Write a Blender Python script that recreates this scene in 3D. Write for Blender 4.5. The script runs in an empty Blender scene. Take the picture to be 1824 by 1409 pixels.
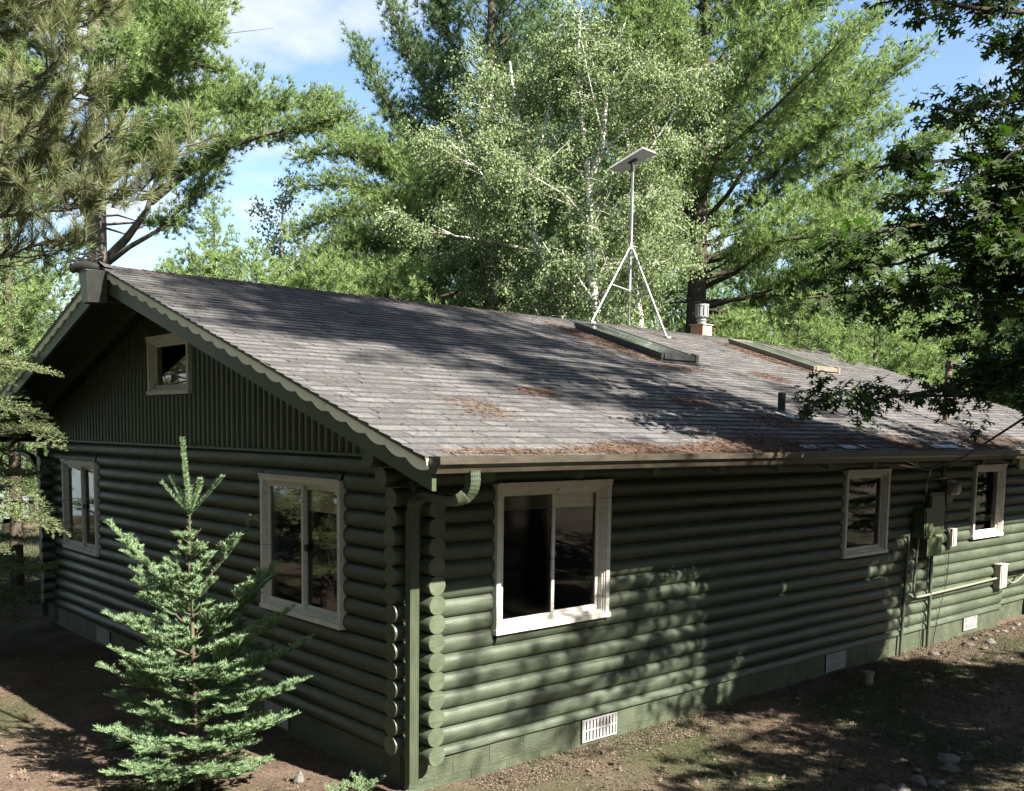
import bpy, math, random
import numpy as np
from mathutils import Vector, Matrix, noise as mnoise

R = math.radians
SC = bpy.context.scene
COL = SC.collection

# ------------------------------------------------------------------ camera
CX, CY, CZ = -4.624, -6.2237, 2.8439
YAW, PITCH, ROLL = -0.7196, -0.0943, 0.0117
FPX, PX, PY, IW, IH = 1757.3, 880.94, 931.13, 1824.0, 1409.0
_c, _s, _cp, _sp = math.cos(YAW), math.sin(YAW), math.cos(PITCH), math.sin(PITCH)
FW = np.array([-_s*_cp, _c*_cp, _sp]); _r = np.array([_c, _s, 0.0]); _u = np.cross(_r, FW)
RT = _r*math.cos(ROLL)+_u*math.sin(ROLL); UP = -_r*math.sin(ROLL)+_u*math.cos(ROLL)
CAM = np.array([CX, CY, CZ])
cd = bpy.data.cameras.new('camera'); cam = bpy.data.objects.new('camera', cd); COL.objects.link(cam)
cd.sensor_width = 36.0; cd.lens = FPX/IW*36.0
cd.shift_x = -(PX-IW/2)/IW; cd.shift_y = (PY-IH/2)/IW
cd.clip_start = 0.1; cd.clip_end = 2000
M = Matrix(((RT[0], UP[0], -FW[0], CX), (RT[1], UP[1], -FW[1], CY), (RT[2], UP[2], -FW[2], CZ), (0, 0, 0, 1)))
cam.matrix_world = M
SC.camera = cam

def ray(u, v): return FW+RT*(u-PX)/FPX-UP*(v-PY)/FPX
def at(u, v, d): return CAM+ray(u, v)*d                    # survey point at depth d
def on(u, v, ax, val):
    r = ray(u, v); return CAM+r*(val-CAM[ax])/r[ax]
def vz(v, x, y):                                           # height that projects to row v above ground point
    lo, hi = -5.0, 60.0
    for _ in range(50):
        m = (lo+hi)/2; w = np.array([x, y, m])-CAM
        row = PY-FPX*(w@UP)/(w@FW)
        if row > v: lo = m
        else: hi = m
    return m

# ------------------------------------------------------------------ sun, sky, exposure
SUN_EL, SUN_AZ = R(39.5), R(11.0)                          # azimuth from -Y towards +X
SUND = np.array([math.sin(SUN_AZ)*math.cos(SUN_EL), -math.cos(SUN_AZ)*math.cos(SUN_EL), math.sin(SUN_EL)])
sd = bpy.data.lights.new('sun', 'SUN'); sun = bpy.data.objects.new('sun', sd); COL.objects.link(sun)
sd.energy = 5.0; sd.angle = R(0.53); sd.color = (1.0, 0.93, 0.83)
sun.rotation_euler = Vector(SUND).to_track_quat('Z', 'Y').to_euler()
W = bpy.data.worlds.new('World'); SC.world = W; W.use_nodes = True
nt = W.node_tree; nt.nodes.clear(); N = nt.nodes; Lk = nt.links
out = N.new('ShaderNodeOutputWorld'); bg = N.new('ShaderNodeBackground'); sky = N.new('ShaderNodeTexSky')
sky.sky_type = 'NISHITA'; sky.sun_disc = False; sky.sun_elevation = SUN_EL
sky.sun_rotation = math.atan2(SUND[0], SUND[1]); sky.ozone_density = 2.0; sky.dust_density = 0.6
bg.inputs[1].default_value = 0.05
tc = N.new('ShaderNodeTexCoord'); sep = N.new('ShaderNodeSeparateXYZ'); Lk.new(tc.outputs['Generated'], sep.inputs[0])
zc = N.new('ShaderNodeMath'); zc.operation = 'ADD'; zc.inputs[1].default_value = 0.12; Lk.new(sep.outputs[2], zc.inputs[0])
zm = N.new('ShaderNodeMath'); zm.operation = 'MAXIMUM'; zm.inputs[1].default_value = 0.02; Lk.new(zc.outputs[0], zm.inputs[0])
dv = N.new('ShaderNodeVectorMath'); dv.operation = 'DIVIDE'; cb = N.new('ShaderNodeCombineXYZ')
for k in range(3): Lk.new(zm.outputs[0], cb.inputs[k])
Lk.new(tc.outputs['Generated'], dv.inputs[0]); Lk.new(cb.outputs[0], dv.inputs[1])
nz = N.new('ShaderNodeTexNoise'); nz.inputs['Scale'].default_value = 1.15; nz.inputs['Detail'].default_value = 7; nz.inputs['Roughness'].default_value = 0.55
mp = N.new('ShaderNodeMapping'); mp.inputs['Location'].default_value = (3.6, 1.2, 0.4); Lk.new(dv.outputs[0], mp.inputs[0]); Lk.new(mp.outputs[0], nz.inputs['Vector'])
rp = N.new('ShaderNodeValToRGB'); rp.color_ramp.elements[0].position = 0.51; rp.color_ramp.elements[1].position = 0.66; Lk.new(nz.outputs['Fac'], rp.inputs[0])
nz2 = N.new('ShaderNodeTexNoise'); nz2.inputs['Scale'].default_value = 3.2; nz2.inputs['Detail'].default_value = 6; Lk.new(mp.outputs[0], nz2.inputs['Vector'])
cc = N.new('ShaderNodeMix'); cc.data_type = 'RGBA'; Lk.new(nz2.outputs['Fac'], cc.inputs[0])
cc.inputs[6].default_value = (3.0, 3.25, 3.7, 1); cc.inputs[7].default_value = (5.2, 5.2, 5.3, 1)
mx = N.new('ShaderNodeMix'); mx.data_type = 'RGBA'; Lk.new(rp.outputs[0], mx.inputs[0]); Lk.new(sky.outputs[0], mx.inputs[6]); Lk.new(cc.outputs[2], mx.inputs[7])
Lk.new(mx.outputs[2], bg.inputs[0]); Lk.new(bg.outputs[0], out.inputs[0])
SC.view_settings.view_transform = 'Standard'; SC.view_settings.look = 'None'
SC.view_settings.exposure = 2.4; SC.view_settings.gamma = 1.0
SC.render.engine = 'CYCLES'
SC.cycles.max_bounces = 6; SC.cycles.transparent_max_bounces = 8; SC.cycles.diffuse_bounces = 3

# ------------------------------------------------------------------ materials
def mat(name, col, rough=0.6, spec=0.3, col2=None, scale=8.0, stretch=(1, 1, 1), bump=0.0, bscale=None, metal=0.0,
        attr=False, translucent=0.0, hue=0.0, coat=0.0, detail=5, tcol=None, spots=None):
    m = bpy.data.materials.new(name); m.use_nodes = True; t = m.node_tree; n = t.nodes; l = t.links
    b = n['Principled BSDF']; b.inputs['Roughness'].default_value = rough; b.inputs['Metallic'].default_value = metal
    b.inputs['Specular IOR Level'].default_value = spec; b.inputs['Coat Weight'].default_value = coat
    tcd = n.new('ShaderNodeTexCoord'); mpp = n.new('ShaderNodeMapping'); mpp.inputs['Scale'].default_value = stretch
    l.new(tcd.outputs['Object'], mpp.inputs[0])
    src = None
    if col2 is not None:
        tx = n.new('ShaderNodeTexNoise'); tx.inputs['Scale'].default_value = scale; tx.inputs['Detail'].default_value = detail
        tx.inputs['Roughness'].default_value = 0.65
        l.new(mpp.outputs[0], tx.inputs['Vector'])
        r = n.new('ShaderNodeValToRGB'); r.color_ramp.elements[0].position = 0.34; r.color_ramp.elements[1].position = 0.68
        r.color_ramp.elements[0].color = (*col, 1); r.color_ramp.elements[1].color = (*col2, 1)
        l.new(tx.outputs['Fac'], r.inputs[0]); src = r.outputs[0]
    if spots:
        sc_, th, cs = spots
        tx = n.new('ShaderNodeTexNoise'); tx.inputs['Scale'].default_value = sc_; tx.inputs['Detail'].default_value = 3
        l.new(tcd.outputs['Object'], tx.inputs['Vector'])
        r = n.new('ShaderNodeValToRGB'); r.color_ramp.elements[0].position = th; r.color_ramp.elements[1].position = th+0.04
        l.new(tx.outputs['Fac'], r.inputs[0]); q = n.new('ShaderNodeMix'); q.data_type = 'RGBA'
        l.new(r.outputs[0], q.inputs[0]); q.inputs[7].default_value = (*cs, 1)
        if src: l.new(src, q.inputs[6])
        else: q.inputs[6].default_value = (*col, 1)
        src = q.outputs[2]
    if attr:
        a = n.new('ShaderNodeAttribute'); a.attribute_name = 'v'
        h = n.new('ShaderNodeHueSaturation')
        if src: l.new(src, h.inputs['Color'])
        else: h.inputs['Color'].default_value = (*col, 1)
        v1 = n.new('ShaderNodeMapRange'); v1.inputs[3].default_value = 0.62; v1.inputs[4].default_value = 1.4; l.new(a.outputs['Fac'], v1.inputs[0]); l.new(v1.outputs[0], h.inputs['Value'])
        if hue:
            v2 = n.new('ShaderNodeMapRange'); v2.inputs[3].default_value = 0.5-hue; v2.inputs[4].default_value = 0.5+hue*0.4
            f = n.new('ShaderNodeMath'); f.operation = 'FRACT'; g = n.new('ShaderNodeMath'); g.operation = 'MULTIPLY'; g.inputs[1].default_value = 7.31
            l.new(a.outputs['Fac'], g.inputs[0]); l.new(g.outputs[0], f.inputs[0]); l.new(f.outputs[0], v2.inputs[0]); l.new(v2.outputs[0], h.inputs['Hue'])
        src = h.outputs[0]
    if src: l.new(src, b.inputs['Base Color'])
    else: b.inputs['Base Color'].default_value = (*col, 1)
    if bump:
        tb = n.new('ShaderNodeTexNoise'); tb.inputs['Scale'].default_value = bscale or scale*3; tb.inputs['Detail'].default_value = 6
        l.new(mpp.outputs[0], tb.inputs['Vector']); bp = n.new('ShaderNodeBump'); bp.inputs['Strength'].default_value = bump; bp.inputs['Distance'].default_value = 0.01
        l.new(tb.outputs['Fac'], bp.inputs['Height']); l.new(bp.outputs[0], b.inputs['Normal'])
    if translucent:
        tr = n.new('ShaderNodeBsdfTranslucent'); ms = n.new('ShaderNodeMixShader'); ms.inputs[0].default_value = translucent
        if tcol is not None:
            gm = n.new('ShaderNodeMix'); gm.data_type = 'RGBA'; gm.blend_type = 'MULTIPLY'; gm.inputs[0].default_value = 1
            if src: l.new(src, gm.inputs[6])
            else: gm.inputs[6].default_value = (*col, 1)
            gm.inputs[7].default_value = (*tcol, 1); l.new(gm.outputs[2], tr.inputs[0])
        elif src: l.new(src, tr.inputs[0])
        else: tr.inputs[0].default_value = (*col, 1)
        o = n['Material Output']; l.new(b.outputs[0], ms.inputs[1]); l.new(tr.outputs[0], ms.inputs[2]); l.new(ms.outputs[0], o.inputs[0])
    return m

def weather(m, col, amt=0.3):
    """faded paint patches, drying cracks along the grain, knots"""
    t = m.node_tree; n = t.nodes; l = t.links; b = n['Principled BSDF']; old = b.inputs['Base Color'].links[0].from_socket
    tcd = n.new('ShaderNodeTexCoord'); sp = n.new('ShaderNodeSeparateXYZ'); l.new(tcd.outputs['Object'], sp.inputs[0]); ad = n.new('ShaderNodeMath'); ad.operation = 'ADD'; l.new(sp.outputs[0], ad.inputs[0]); l.new(sp.outputs[1], ad.inputs[1])
    cbn = n.new('ShaderNodeCombineXYZ'); l.new(ad.outputs[0], cbn.inputs[0]); l.new(sp.outputs[2], cbn.inputs[2])
    mpn = n.new('ShaderNodeMapping'); mpn.inputs['Scale'].default_value = (1.6, 1, 70); l.new(cbn.outputs[0], mpn.inputs[0])
    tx = n.new('ShaderNodeTexNoise'); tx.inputs['Scale'].default_value = 1.0; tx.inputs['Detail'].default_value = 4; l.new(mpn.outputs[0], tx.inputs['Vector'])
    r = n.new('ShaderNodeValToRGB'); r.color_ramp.elements[0].position = 0.655; r.color_ramp.elements[1].position = 0.675; l.new(tx.outputs['Fac'], r.inputs[0])
    mpg = n.new('ShaderNodeMapping'); mpg.inputs['Scale'].default_value = (5, 1, 90); l.new(cbn.outputs[0], mpg.inputs[0])
    tg = n.new('ShaderNodeTexNoise'); tg.inputs['Scale'].default_value = 1.0; tg.inputs['Detail'].default_value = 5; l.new(mpg.outputs[0], tg.inputs['Vector'])
    tf = n.new('ShaderNodeTexNoise'); tf.inputs['Scale'].default_value = 1.4; tf.inputs['Detail'].default_value = 7; l.new(tcd.outputs['Object'], tf.inputs['Vector'])
    sm = n.new('ShaderNodeMath'); sm.operation = 'ADD'; l.new(tg.outputs['Fac'], sm.inputs[0]); l.new(tf.outputs['Fac'], sm.inputs[1])
    mr = n.new('ShaderNodeMapRange'); mr.inputs[1].default_value = 0.7; mr.inputs[2].default_value = 1.3; mr.inputs[3].default_value = 1-amt; mr.inputs[4].default_value = 1+amt; l.new(sm.outputs[0], mr.inputs[0])
    hs = n.new('ShaderNodeHueSaturation'); l.new(old, hs.inputs['Color']); l.new(mr.outputs[0], hs.inputs['Value'])
    q = n.new('ShaderNodeMix'); q.data_type = 'RGBA'; l.new(r.outputs[0], q.inputs[0]); l.new(hs.outputs[0], q.inputs[6]); q.inputs[7].default_value = (*col, 1); l.new(q.outputs[2], b.inputs['Base Color'])
    mr2 = n.new('ShaderNodeMapRange'); mr2.inputs[3].default_value = 0.3; mr2.inputs[4].default_value = 0.62; l.new(tf.outputs['Fac'], mr2.inputs[0]); l.new(mr2.outputs[0], b.inputs['Roughness'])

def glass_mat(name, tint, rough=0.02, gl=1.0):
    m = bpy.data.materials.new(name); m.use_nodes = True; t = m.node_tree; n = t.nodes; l = t.links; n.clear()
    o = n.new('ShaderNodeOutputMaterial'); tr = n.new('ShaderNodeBsdfTransparent'); tr.inputs[0].default_value = (*tint, 1)
    g = n.new('ShaderNodeBsdfGlossy'); g.inputs['Roughness'].default_value = rough; g.inputs[0].default_value = (gl, gl, gl, 1)
    fr = n.new('ShaderNodeFresnel'); fr.inputs[0].default_value = 1.62; ms = n.new('ShaderNodeMixShader')
    tcd = n.new('ShaderNodeTexCoord'); tx = n.new('ShaderNodeTexNoise'); tx.inputs['Scale'].default_value = 2.2; tx.inputs['Detail'].default_value = 1
    bp = n.new('ShaderNodeBump'); bp.inputs['Strength'].default_value = 0.02; bp.inputs['Distance'].default_value = 0.03
    l.new(tcd.outputs['Object'], tx.inputs['Vector']); l.new(tx.outputs['Fac'], bp.inputs['Height']); l.new(bp.outputs[0], g.inputs['Normal'])
    l.new(fr.outputs[0], ms.inputs[0]); l.new(tr.outputs[0], ms.inputs[1]); l.new(g.outputs[0], ms.inputs[2]); l.new(ms.outputs[0], o.inputs[0])
    return m

MT = dict(
    siding=mat('green_log_paint', (0.030, 0.040, 0.024), 0.36, 0.55, (0.046, 0.059, 0.036), 3.0, (1, 1, 4), 0.25, 40, spots=(38, 0.74, (0.16, 0.17, 0.12))),
    endgrain=mat('log_end_paint', (0.046, 0.058, 0.035), 0.45, 0.5, (0.07, 0.084, 0.052), 9, bump=0.2),
    gsiding=mat('green_batten_paint', (0.024, 0.034, 0.016), 0.4, 0.45, (0.036, 0.047, 0.023), 3.0, (4, 4, 0.6), 0.25, 40),
    block=mat('painted_block', (0.038, 0.047, 0.03), 0.6, 0.3, (0.06, 0.071, 0.046), 5, bump=0.8, bscale=60, spots=(24, 0.7, (0.2, 0.2, 0.16))),
    mortar=mat('painted_mortar', (0.03, 0.036, 0.022), 0.8, 0.2),
    fascia=mat('green_fascia_paint', (0.034, 0.05, 0.022), 0.45, 0.4, (0.045, 0.062, 0.03), 4, bump=0.15),
    soffit=mat('dark_soffit', (0.022, 0.027, 0.016), 0.7, 0.2, (0.03, 0.036, 0.02), 5, bump=0.2),
    scallop=mat('pale_green_trim', (0.76, 0.74, 0.58), 0.5, 0.35, (0.82, 0.8, 0.66), 5, bump=0.15, spots=(16, 0.68, (0.16, 0.14, 0.09))),
    dripedge=mat('drip_edge', (0.07, 0.072, 0.05), 0.5, 0.35),
    trim=mat('cream_trim_paint', (0.47, 0.45, 0.405), 0.45, 0.35, (0.55, 0.53, 0.485), 6, bump=0.25, spots=(14, 0.69, (0.25, 0.2, 0.15))),
    shingle=mat('grey_shingle', (0.056, 0.056, 0.057), 0.9, 0.2, (0.124, 0.12, 0.117), 26, attr=True, bump=0.9, bscale=160),
    shingle_edge=mat('shingle_edge', (0.052, 0.051, 0.051), 0.95, 0.1),
    felt=mat('shingle_underlay', (0.03, 0.028, 0.026), 0.95, 0.1),
    gutter=mat('olive_brown_gutter', (0.03, 0.026, 0.019), 0.36, 0.5, (0.055, 0.048, 0.034), 5, (1, 3, 3), 0.15),
    spout=mat('green_downspout', (0.034, 0.045, 0.026), 0.38, 0.5, (0.054, 0.066, 0.04), 4, (4, 4, 1), 0.15),
    glass=glass_mat('window_glass', (0.75, 0.78, 0.72)),
    screen=glass_mat('window_screen', (0.34, 0.35, 0.31), 0.06, 0.6),
    blind=mat('pleated_blind', (0.7, 0.64, 0.52), 0.8, 0.2, (0.78, 0.72, 0.6), 4),
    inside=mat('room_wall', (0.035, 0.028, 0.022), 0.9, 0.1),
    vent=mat('white_vent', (0.2, 0.198, 0.195), 0.5, 0.35, (0.28, 0.277, 0.273), 12),
    black=mat('black_gap', (0.01, 0.01, 0.01), 0.8, 0.1),
    sky_frame=mat('dark_skylight_frame', (0.022, 0.024, 0.022), 0.35, 0.5, (0.035, 0.036, 0.033), 6),
    sky_brown=mat('brown_skylight_frame', (0.11, 0.095, 0.075), 0.5, 0.4, (0.15, 0.13, 0.1), 6),
    sky_glass=mat('skylight_glass', (0.05, 0.06, 0.06), 0.12, 0.6, (0.09, 0.1, 0.1), 4),
    steel=mat('galvanised_steel', (0.26, 0.26, 0.27), 0.42, 0.5, (0.36, 0.36, 0.37), 12, metal=0.3),
    dish=mat('dish_plastic', (0.36, 0.35, 0.35), 0.45, 0.4),
    dkmetal=mat('dark_metal', (0.03, 0.03, 0.03), 0.4, 0.5),
    flash=mat('blue_grey_flashing', (0.11, 0.135, 0.165), 0.5, 0.4, (0.16, 0.185, 0.215), 10),
    terra=mat('terracotta', (0.42, 0.21, 0.14), 0.8, 0.2, (0.5, 0.27, 0.19), 8, bump=0.3),
    box=mat('green_metal_box', (0.045, 0.062, 0.03), 0.35, 0.5, (0.06, 0.078, 0.04), 5),
    pipe=mat('dark_conduit', (0.05, 0.06, 0.04), 0.45, 0.5),
    ltpipe=mat('grey_conduit', (0.14, 0.15, 0.11), 0.45, 0.5),
    offwhite=mat('off_white_box', (0.26, 0.24, 0.2), 0.5, 0.4, (0.34, 0.31, 0.27), 15),
    meterglass=mat('meter_glass', (0.15, 0.15, 0.14), 0.15, 0.6, (0.4, 0.4, 0.38), 60),
    cable=mat('black_cable', (0.015, 0.015, 0.014), 0.5, 0.4),
    rock=mat('field_stone', (0.07, 0.066, 0.058), 0.85, 0.2, (0.145, 0.135, 0.12), 9, bump=1.0, bscale=40, attr=False, spots=(30, 0.66, (0.12, 0.1, 0.08))),
    rockr=mat('reddish_stone', (0.05, 0.042, 0.035), 0.85, 0.2, (0.11, 0.09, 0.074), 9, bump=0.6, bscale=30),
    bark=mat('pine_bark', (0.035, 0.028, 0.022), 0.9, 0.15, (0.085, 0.07, 0.056), 6, (3, 3, 0.8), 1.0, 14),
    ltbark=mat('pale_grey_bark', (0.06, 0.05, 0.042), 0.9, 0.15, (0.14, 0.12, 0.1), 6, (3, 3, 0.8), 0.8, 14),  # paler bark tone, shared by old pine, red pine and service mast
    birchbark=mat('birch_bark', (0.42, 0.4, 0.36), 0.7, 0.2, (0.6, 0.57, 0.52), 5, (1, 1, 5), 0.3, spots=(9, 0.6, (0.08, 0.07, 0.06))),
    oakbark=mat('oak_bark', (0.04, 0.033, 0.026), 0.9, 0.1, (0.08, 0.065, 0.05), 8, (2, 2, 0.7), 0.9, 16),
    needle=mat('white_pine_needles', (0.15, 0.215, 0.08), 0.55, 0.3, attr=True, hue=0.02, translucent=0.35, tcol=(1.3, 1.45, 0.95)),
    needle_dk=mat('dark_pine_needles', (0.09, 0.145, 0.065), 0.55, 0.3, attr=True, hue=0.03, translucent=0.3, tcol=(1.4, 1.5, 0.9)),
    needle_red=mat('red_pine_needles', (0.15, 0.175, 0.085), 0.5, 0.35, attr=True, hue=0.035, translucent=0.3, tcol=(1.4, 1.4, 0.9)),
    spruce=mat('spruce_needles', (0.125, 0.165, 0.072), 0.55, 0.35, attr=True, hue=0.03, translucent=0.2),
    fir=mat('young_fir_needles', (0.145, 0.23, 0.12), 0.5, 0.35, attr=True, hue=0.045, translucent=0.25, tcol=(1.3, 1.5, 0.9)),
    firtwig=mat('fir_twig_bark', (0.05, 0.04, 0.028), 0.8, 0.2, (0.09, 0.07, 0.048), 20),
    birchleaf=mat('birch_leaves', (0.15, 0.2, 0.1), 0.75, 0.12, attr=True, hue=0.012, translucent=0.3, tcol=(1.3, 1.35, 0.8)),
    oakleaf=mat('oak_leaves', (0.035, 0.055, 0.02), 0.62, 0.2, attr=True, hue=0.02, translucent=0.3, tcol=(1.3, 1.9, 0.5)),
    duff=mat('needle_litter', (0.115, 0.078, 0.055), 0.9, 0.1, attr=True, hue=0.02),
    leaf=mat('dead_leaf_litter', (0.1, 0.077, 0.058), 0.8, 0.2, attr=True, hue=0.02),
    grass=mat('lawn_grass', (0.045, 0.062, 0.026), 0.6, 0.3, attr=True, hue=0.05, translucent=0.25),
)
def ground_mat():
    m = mat('forest_ground', (0.055, 0.04, 0.03), 0.95, 0.1, (0.115, 0.087, 0.065), 2.3, bump=0.9, bscale=45, detail=10)
    t = m.node_tree; n = t.nodes; l = t.links; b = n['Principled BSDF']; old = b.inputs['Base Color'].links[0].from_socket
    tcd = n.new('ShaderNodeTexCoord'); tx = n.new('ShaderNodeTexNoise'); tx.inputs['Scale'].default_value = 0.55; tx.inputs['Detail'].default_value = 8
    l.new(tcd.outputs['Object'], tx.inputs['Vector']); r = n.new('ShaderNodeValToRGB'); r.color_ramp.elements[0].position = 0.46; r.color_ramp.elements[1].position = 0.6
    l.new(tx.outputs['Fac'], r.inputs[0]); q = n.new('ShaderNodeMix'); q.data_type = 'RGBA'; l.new(r.outputs[0], q.inputs[0]); l.new(old, q.inputs[6]); q.inputs[7].default_value = (0.04, 0.045, 0.022, 1)
    tx2 = n.new('ShaderNodeTexNoise'); tx2.inputs['Scale'].default_value = 60; tx2.inputs['Detail'].default_value = 4; l.new(tcd.outputs['Object'], tx2.inputs['Vector'])
    mr = n.new('ShaderNodeMapRange'); mr.inputs[1].default_value = 0.3; mr.inputs[2].default_value = 0.7; mr.inputs[3].default_value = 0.5; mr.inputs[4].default_value = 1.5; l.new(tx2.outputs['Fac'], mr.inputs[0])
    hs = n.new('ShaderNodeHueSaturation'); l.new(q.outputs[2], hs.inputs['Color']); l.new(mr.outputs[0], hs.inputs['Value']); l.new(hs.outputs[0], b.inputs['Base Color'])
    return m
weather(MT['siding'], (0.012, 0.014, 0.009)); weather(MT['trim'], (0.2, 0.17, 0.13), 0.15); weather(MT['block'], (0.02, 0.024, 0.016), 0.25); weather(MT['endgrain'], (0.025, 0.03, 0.018), 0.25)
MT['ground'] = ground_mat()
MT['water'] = mat('lake_water', (0.1, 0.12, 0.13), 0.12, 0.6, bump=0.3, bscale=4)

# ------------------------------------------------------------------ builders
def tag(o, label=None, cat=None, group=None, kind=None):
    for k, v in (('label', label), ('category', cat), ('group', group), ('kind', kind)):
        if v: o[k] = v
    return o
def empty(name, loc=(0, 0, 0), label=None, cat=None, group=None):
    o = bpy.data.objects.new(name, None); COL.objects.link(o); o.location = Vector([float(c) for c in loc]); o.empty_display_size = 0.2
    return tag(o, label, cat, group)
def wloc(o):
    p = Vector((0, 0, 0))
    while o is not None: p += o.location; o = o.parent
    return p
def link(name, me, m, parent=None, loc=None):
    o = bpy.data.objects.new(name, me)
    for q in (m if isinstance(m, (list, tuple)) else [m]): me.materials.append(q)
    COL.objects.link(o)
    if parent is not None: o.parent = parent
    off = wloc(parent) if parent is not None else Vector((0, 0, 0))
    if loc is not None: o.location = Vector(loc)-off; off = Vector(loc)
    if off.length > 0: me.transform(Matrix.Translation(-off))
    return o

class MB:
    def __init__(s): s.v = []; s.f = []; s.m = []; s.sm = []
    def add(s, vs, fs, m=0, smooth=False):
        k = len(s.v); s.v += [tuple(float(c) for c in p) for p in vs]
        for f in fs: s.f.append(tuple(i+k for i in f)); s.m.append(m); s.sm.append(smooth)
        return s
    def hexa(s, p, m=0): return s.add(p, [(0, 3, 2, 1), (4, 5, 6, 7), (0, 1, 5, 4), (1, 2, 6, 5), (2, 3, 7, 6), (3, 0, 4, 7)], m)
    def box(s, a, b, m=0):
        x0, y0, z0 = a; x1, y1, z1 = b
        return s.hexa([(x0, y0, z0), (x1, y0, z0), (x1, y1, z0), (x0, y1, z0), (x0, y0, z1), (x1, y0, z1), (x1, y1, z1), (x0, y1, z1)], m)
    def tube(s, pts, rad, n=8, m=0, caps=True, smooth=True):
        pts = [np.array(p, float) for p in pts]; k = len(pts)
        if not hasattr(rad, '__len__'): rad = [rad]*k
        rings = []; prev = None
        for i in range(k):
            t = pts[min(i+1, k-1)]-pts[max(i-1, 0)]; t = t/(np.linalg.norm(t)+1e-9)
            if prev is None:
                a = np.array([0, 0, 1.]) if abs(t[2]) < 0.9 else np.array([1., 0, 0]); e1 = np.cross(t, a)
            else: e1 = prev-t*(prev@t)
            e1 /= np.linalg.norm(e1)+1e-9; e2 = np.cross(t, e1); prev = e1
            rings.append([pts[i]+rad[i]*(e1*math.cos(2*math.pi*j/n)+e2*math.sin(2*math.pi*j/n)) for j in range(n)])
        vs = [p for r in rings for p in r]; fs = []
        for i in range(k-1):
            for j in range(n): fs.append((i*n+j, i*n+(j+1) % n, (i+1)*n+(j+1) % n, (i+1)*n+j))
        s.add(vs, fs, m, smooth)
        if caps: s.add(rings[0], [tuple(range(n))[::-1]], m); s.add(rings[-1], [tuple(range(n))], m)
        return s
    def sweep(s, prof, path, upv=(0, 0, 1), m=0, closed=True, smooth=False, caps=True):
        """profile (a,b) swept along a polyline; a along side vector, b along up vector"""
        path = [np.array(p, float) for p in path]; k = len(path); n = len(prof); vs = []; upv = np.array(upv, float)
        for i in range(k):
            t = path[min(i+1, k-1)]-path[max(i-1, 0)]; t /= np.linalg.norm(t); sd_ = np.cross(t, upv); sd_ /= np.linalg.norm(sd_); u2 = np.cross(sd_, t)
            for a, b in prof: vs.append(path[i]+sd_*a+u2*b)
        fs = []; q = n if closed else n-1
        for i in range(k-1):
            for j in range(q): fs.append((i*n+j, i*n+(j+1) % n, (i+1)*n+(j+1) % n, (i+1)*n+j))
        s.add(vs, fs, m, smooth)
        if caps and closed: s.add(vs[:n], [tuple(range(n))[::-1]], m); s.add(vs[-n:], [tuple(range(n))], m)
        return s
    def mesh(s, name, fix=True):
        me = bpy.data.meshes.new(name); me.from_pydata(s.v, [], s.f)
        me.polygons.foreach_set('material_index', s.m); me.polygons.foreach_set('use_smooth', s.sm); me.update(); return me
    def build(s, name, m, parent=None, loc=None):
        return link(name, s.mesh(name), m, parent, loc)

def polys(name, V, val, m, parent=None, loc=None, mi=None):
    """V (n,k,3) loose k-gons, val (n,) per-face value stored as attribute v"""
    n, k, _ = V.shape; me = bpy.data.meshes.new(name)
    me.vertices.add(n*k); me.vertices.foreach_set('co', V.reshape(-1).astype(np.float32))
    me.loops.add(n*k); me.loops.foreach_set('vertex_index', np.arange(n*k, dtype=np.int32))
    me.polygons.add(n); me.polygons.foreach_set('loop_start', np.arange(0, n*k, k, dtype=np.int32))
    if mi is not None: me.polygons.foreach_set('material_index', np.asarray(mi, dtype=np.int32))
    me.update(calc_edges=True)
    a = me.attributes.new('v', 'FLOAT', 'FACE'); a.data.foreach_set('value', np.asarray(val, dtype=np.float32))
    return link(name, me, m, parent, loc)

def unit(a): return a/(np.linalg.norm(a, axis=-1, keepdims=True)+1e-9)
def blades(P, D, L, Wd, rng, bend=0.0):
    side = unit(np.cross(D, rng.normal(size=D.shape))); Wd = np.asarray(Wd).reshape(-1, 1) if np.ndim(Wd) else Wd
    tip = P+D*np.asarray(L).reshape(-1, 1)
    if bend: tip[:, 2] -= bend*np.asarray(L)
    return np.stack([P-side*Wd/2, P+side*Wd/2, tip], axis=1)
def tufts(P, D, rng, n=14, L=0.1, w=0.008, spread=(0.15, 1.25), back=0.06):
    k = len(P); P2 = np.repeat(P, n, 0); D2 = np.repeat(D, n, 0)
    th = rng.uniform(*spread, size=(k*n, 1)); pr = unit(np.cross(D2, rng.normal(size=D2.shape)))
    d = unit(D2*np.cos(th)+pr*np.sin(th)); P2 = P2-D2*rng.uniform(0, back, size=(k*n, 1))
    tv = np.repeat(rng.uniform(0, 1, k), n)*0.6+rng.uniform(0, 0.4, k*n)
    return blades(P2, d, L*rng.uniform(0.75, 1.15, k*n), w, rng), tv

def polyline(pts, step):
    pts = np.array(pts, float); seg = np.linalg.norm(np.diff(pts, axis=0), axis=1); cum = np.r_[0, np.cumsum(seg)]; n = max(2, int(cum[-1]/step)+1)
    t = np.linspace(0, cum[-1], n); return np.stack([np.interp(t, cum, pts[:, i]) for i in range(3)], 1), cum[-1]
def smooth_curve(pts, n=12):
    pts = [np.array(p, float) for p in pts]; P = [2*pts[0]-pts[1]]+pts+[2*pts[-1]-pts[-2]]; o = []
    for i in range(1, len(P)-2):
        for j in range(n):
            t = j/n; a, b, c, d = P[i-1:i+3]
            o.append(0.5*((2*b)+(c-a)*t+(2*a-5*b+4*c-d)*t*t+(3*b-a-3*c+d)*t**3))
    o.append(pts[-1]); return np.array(o)

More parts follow.
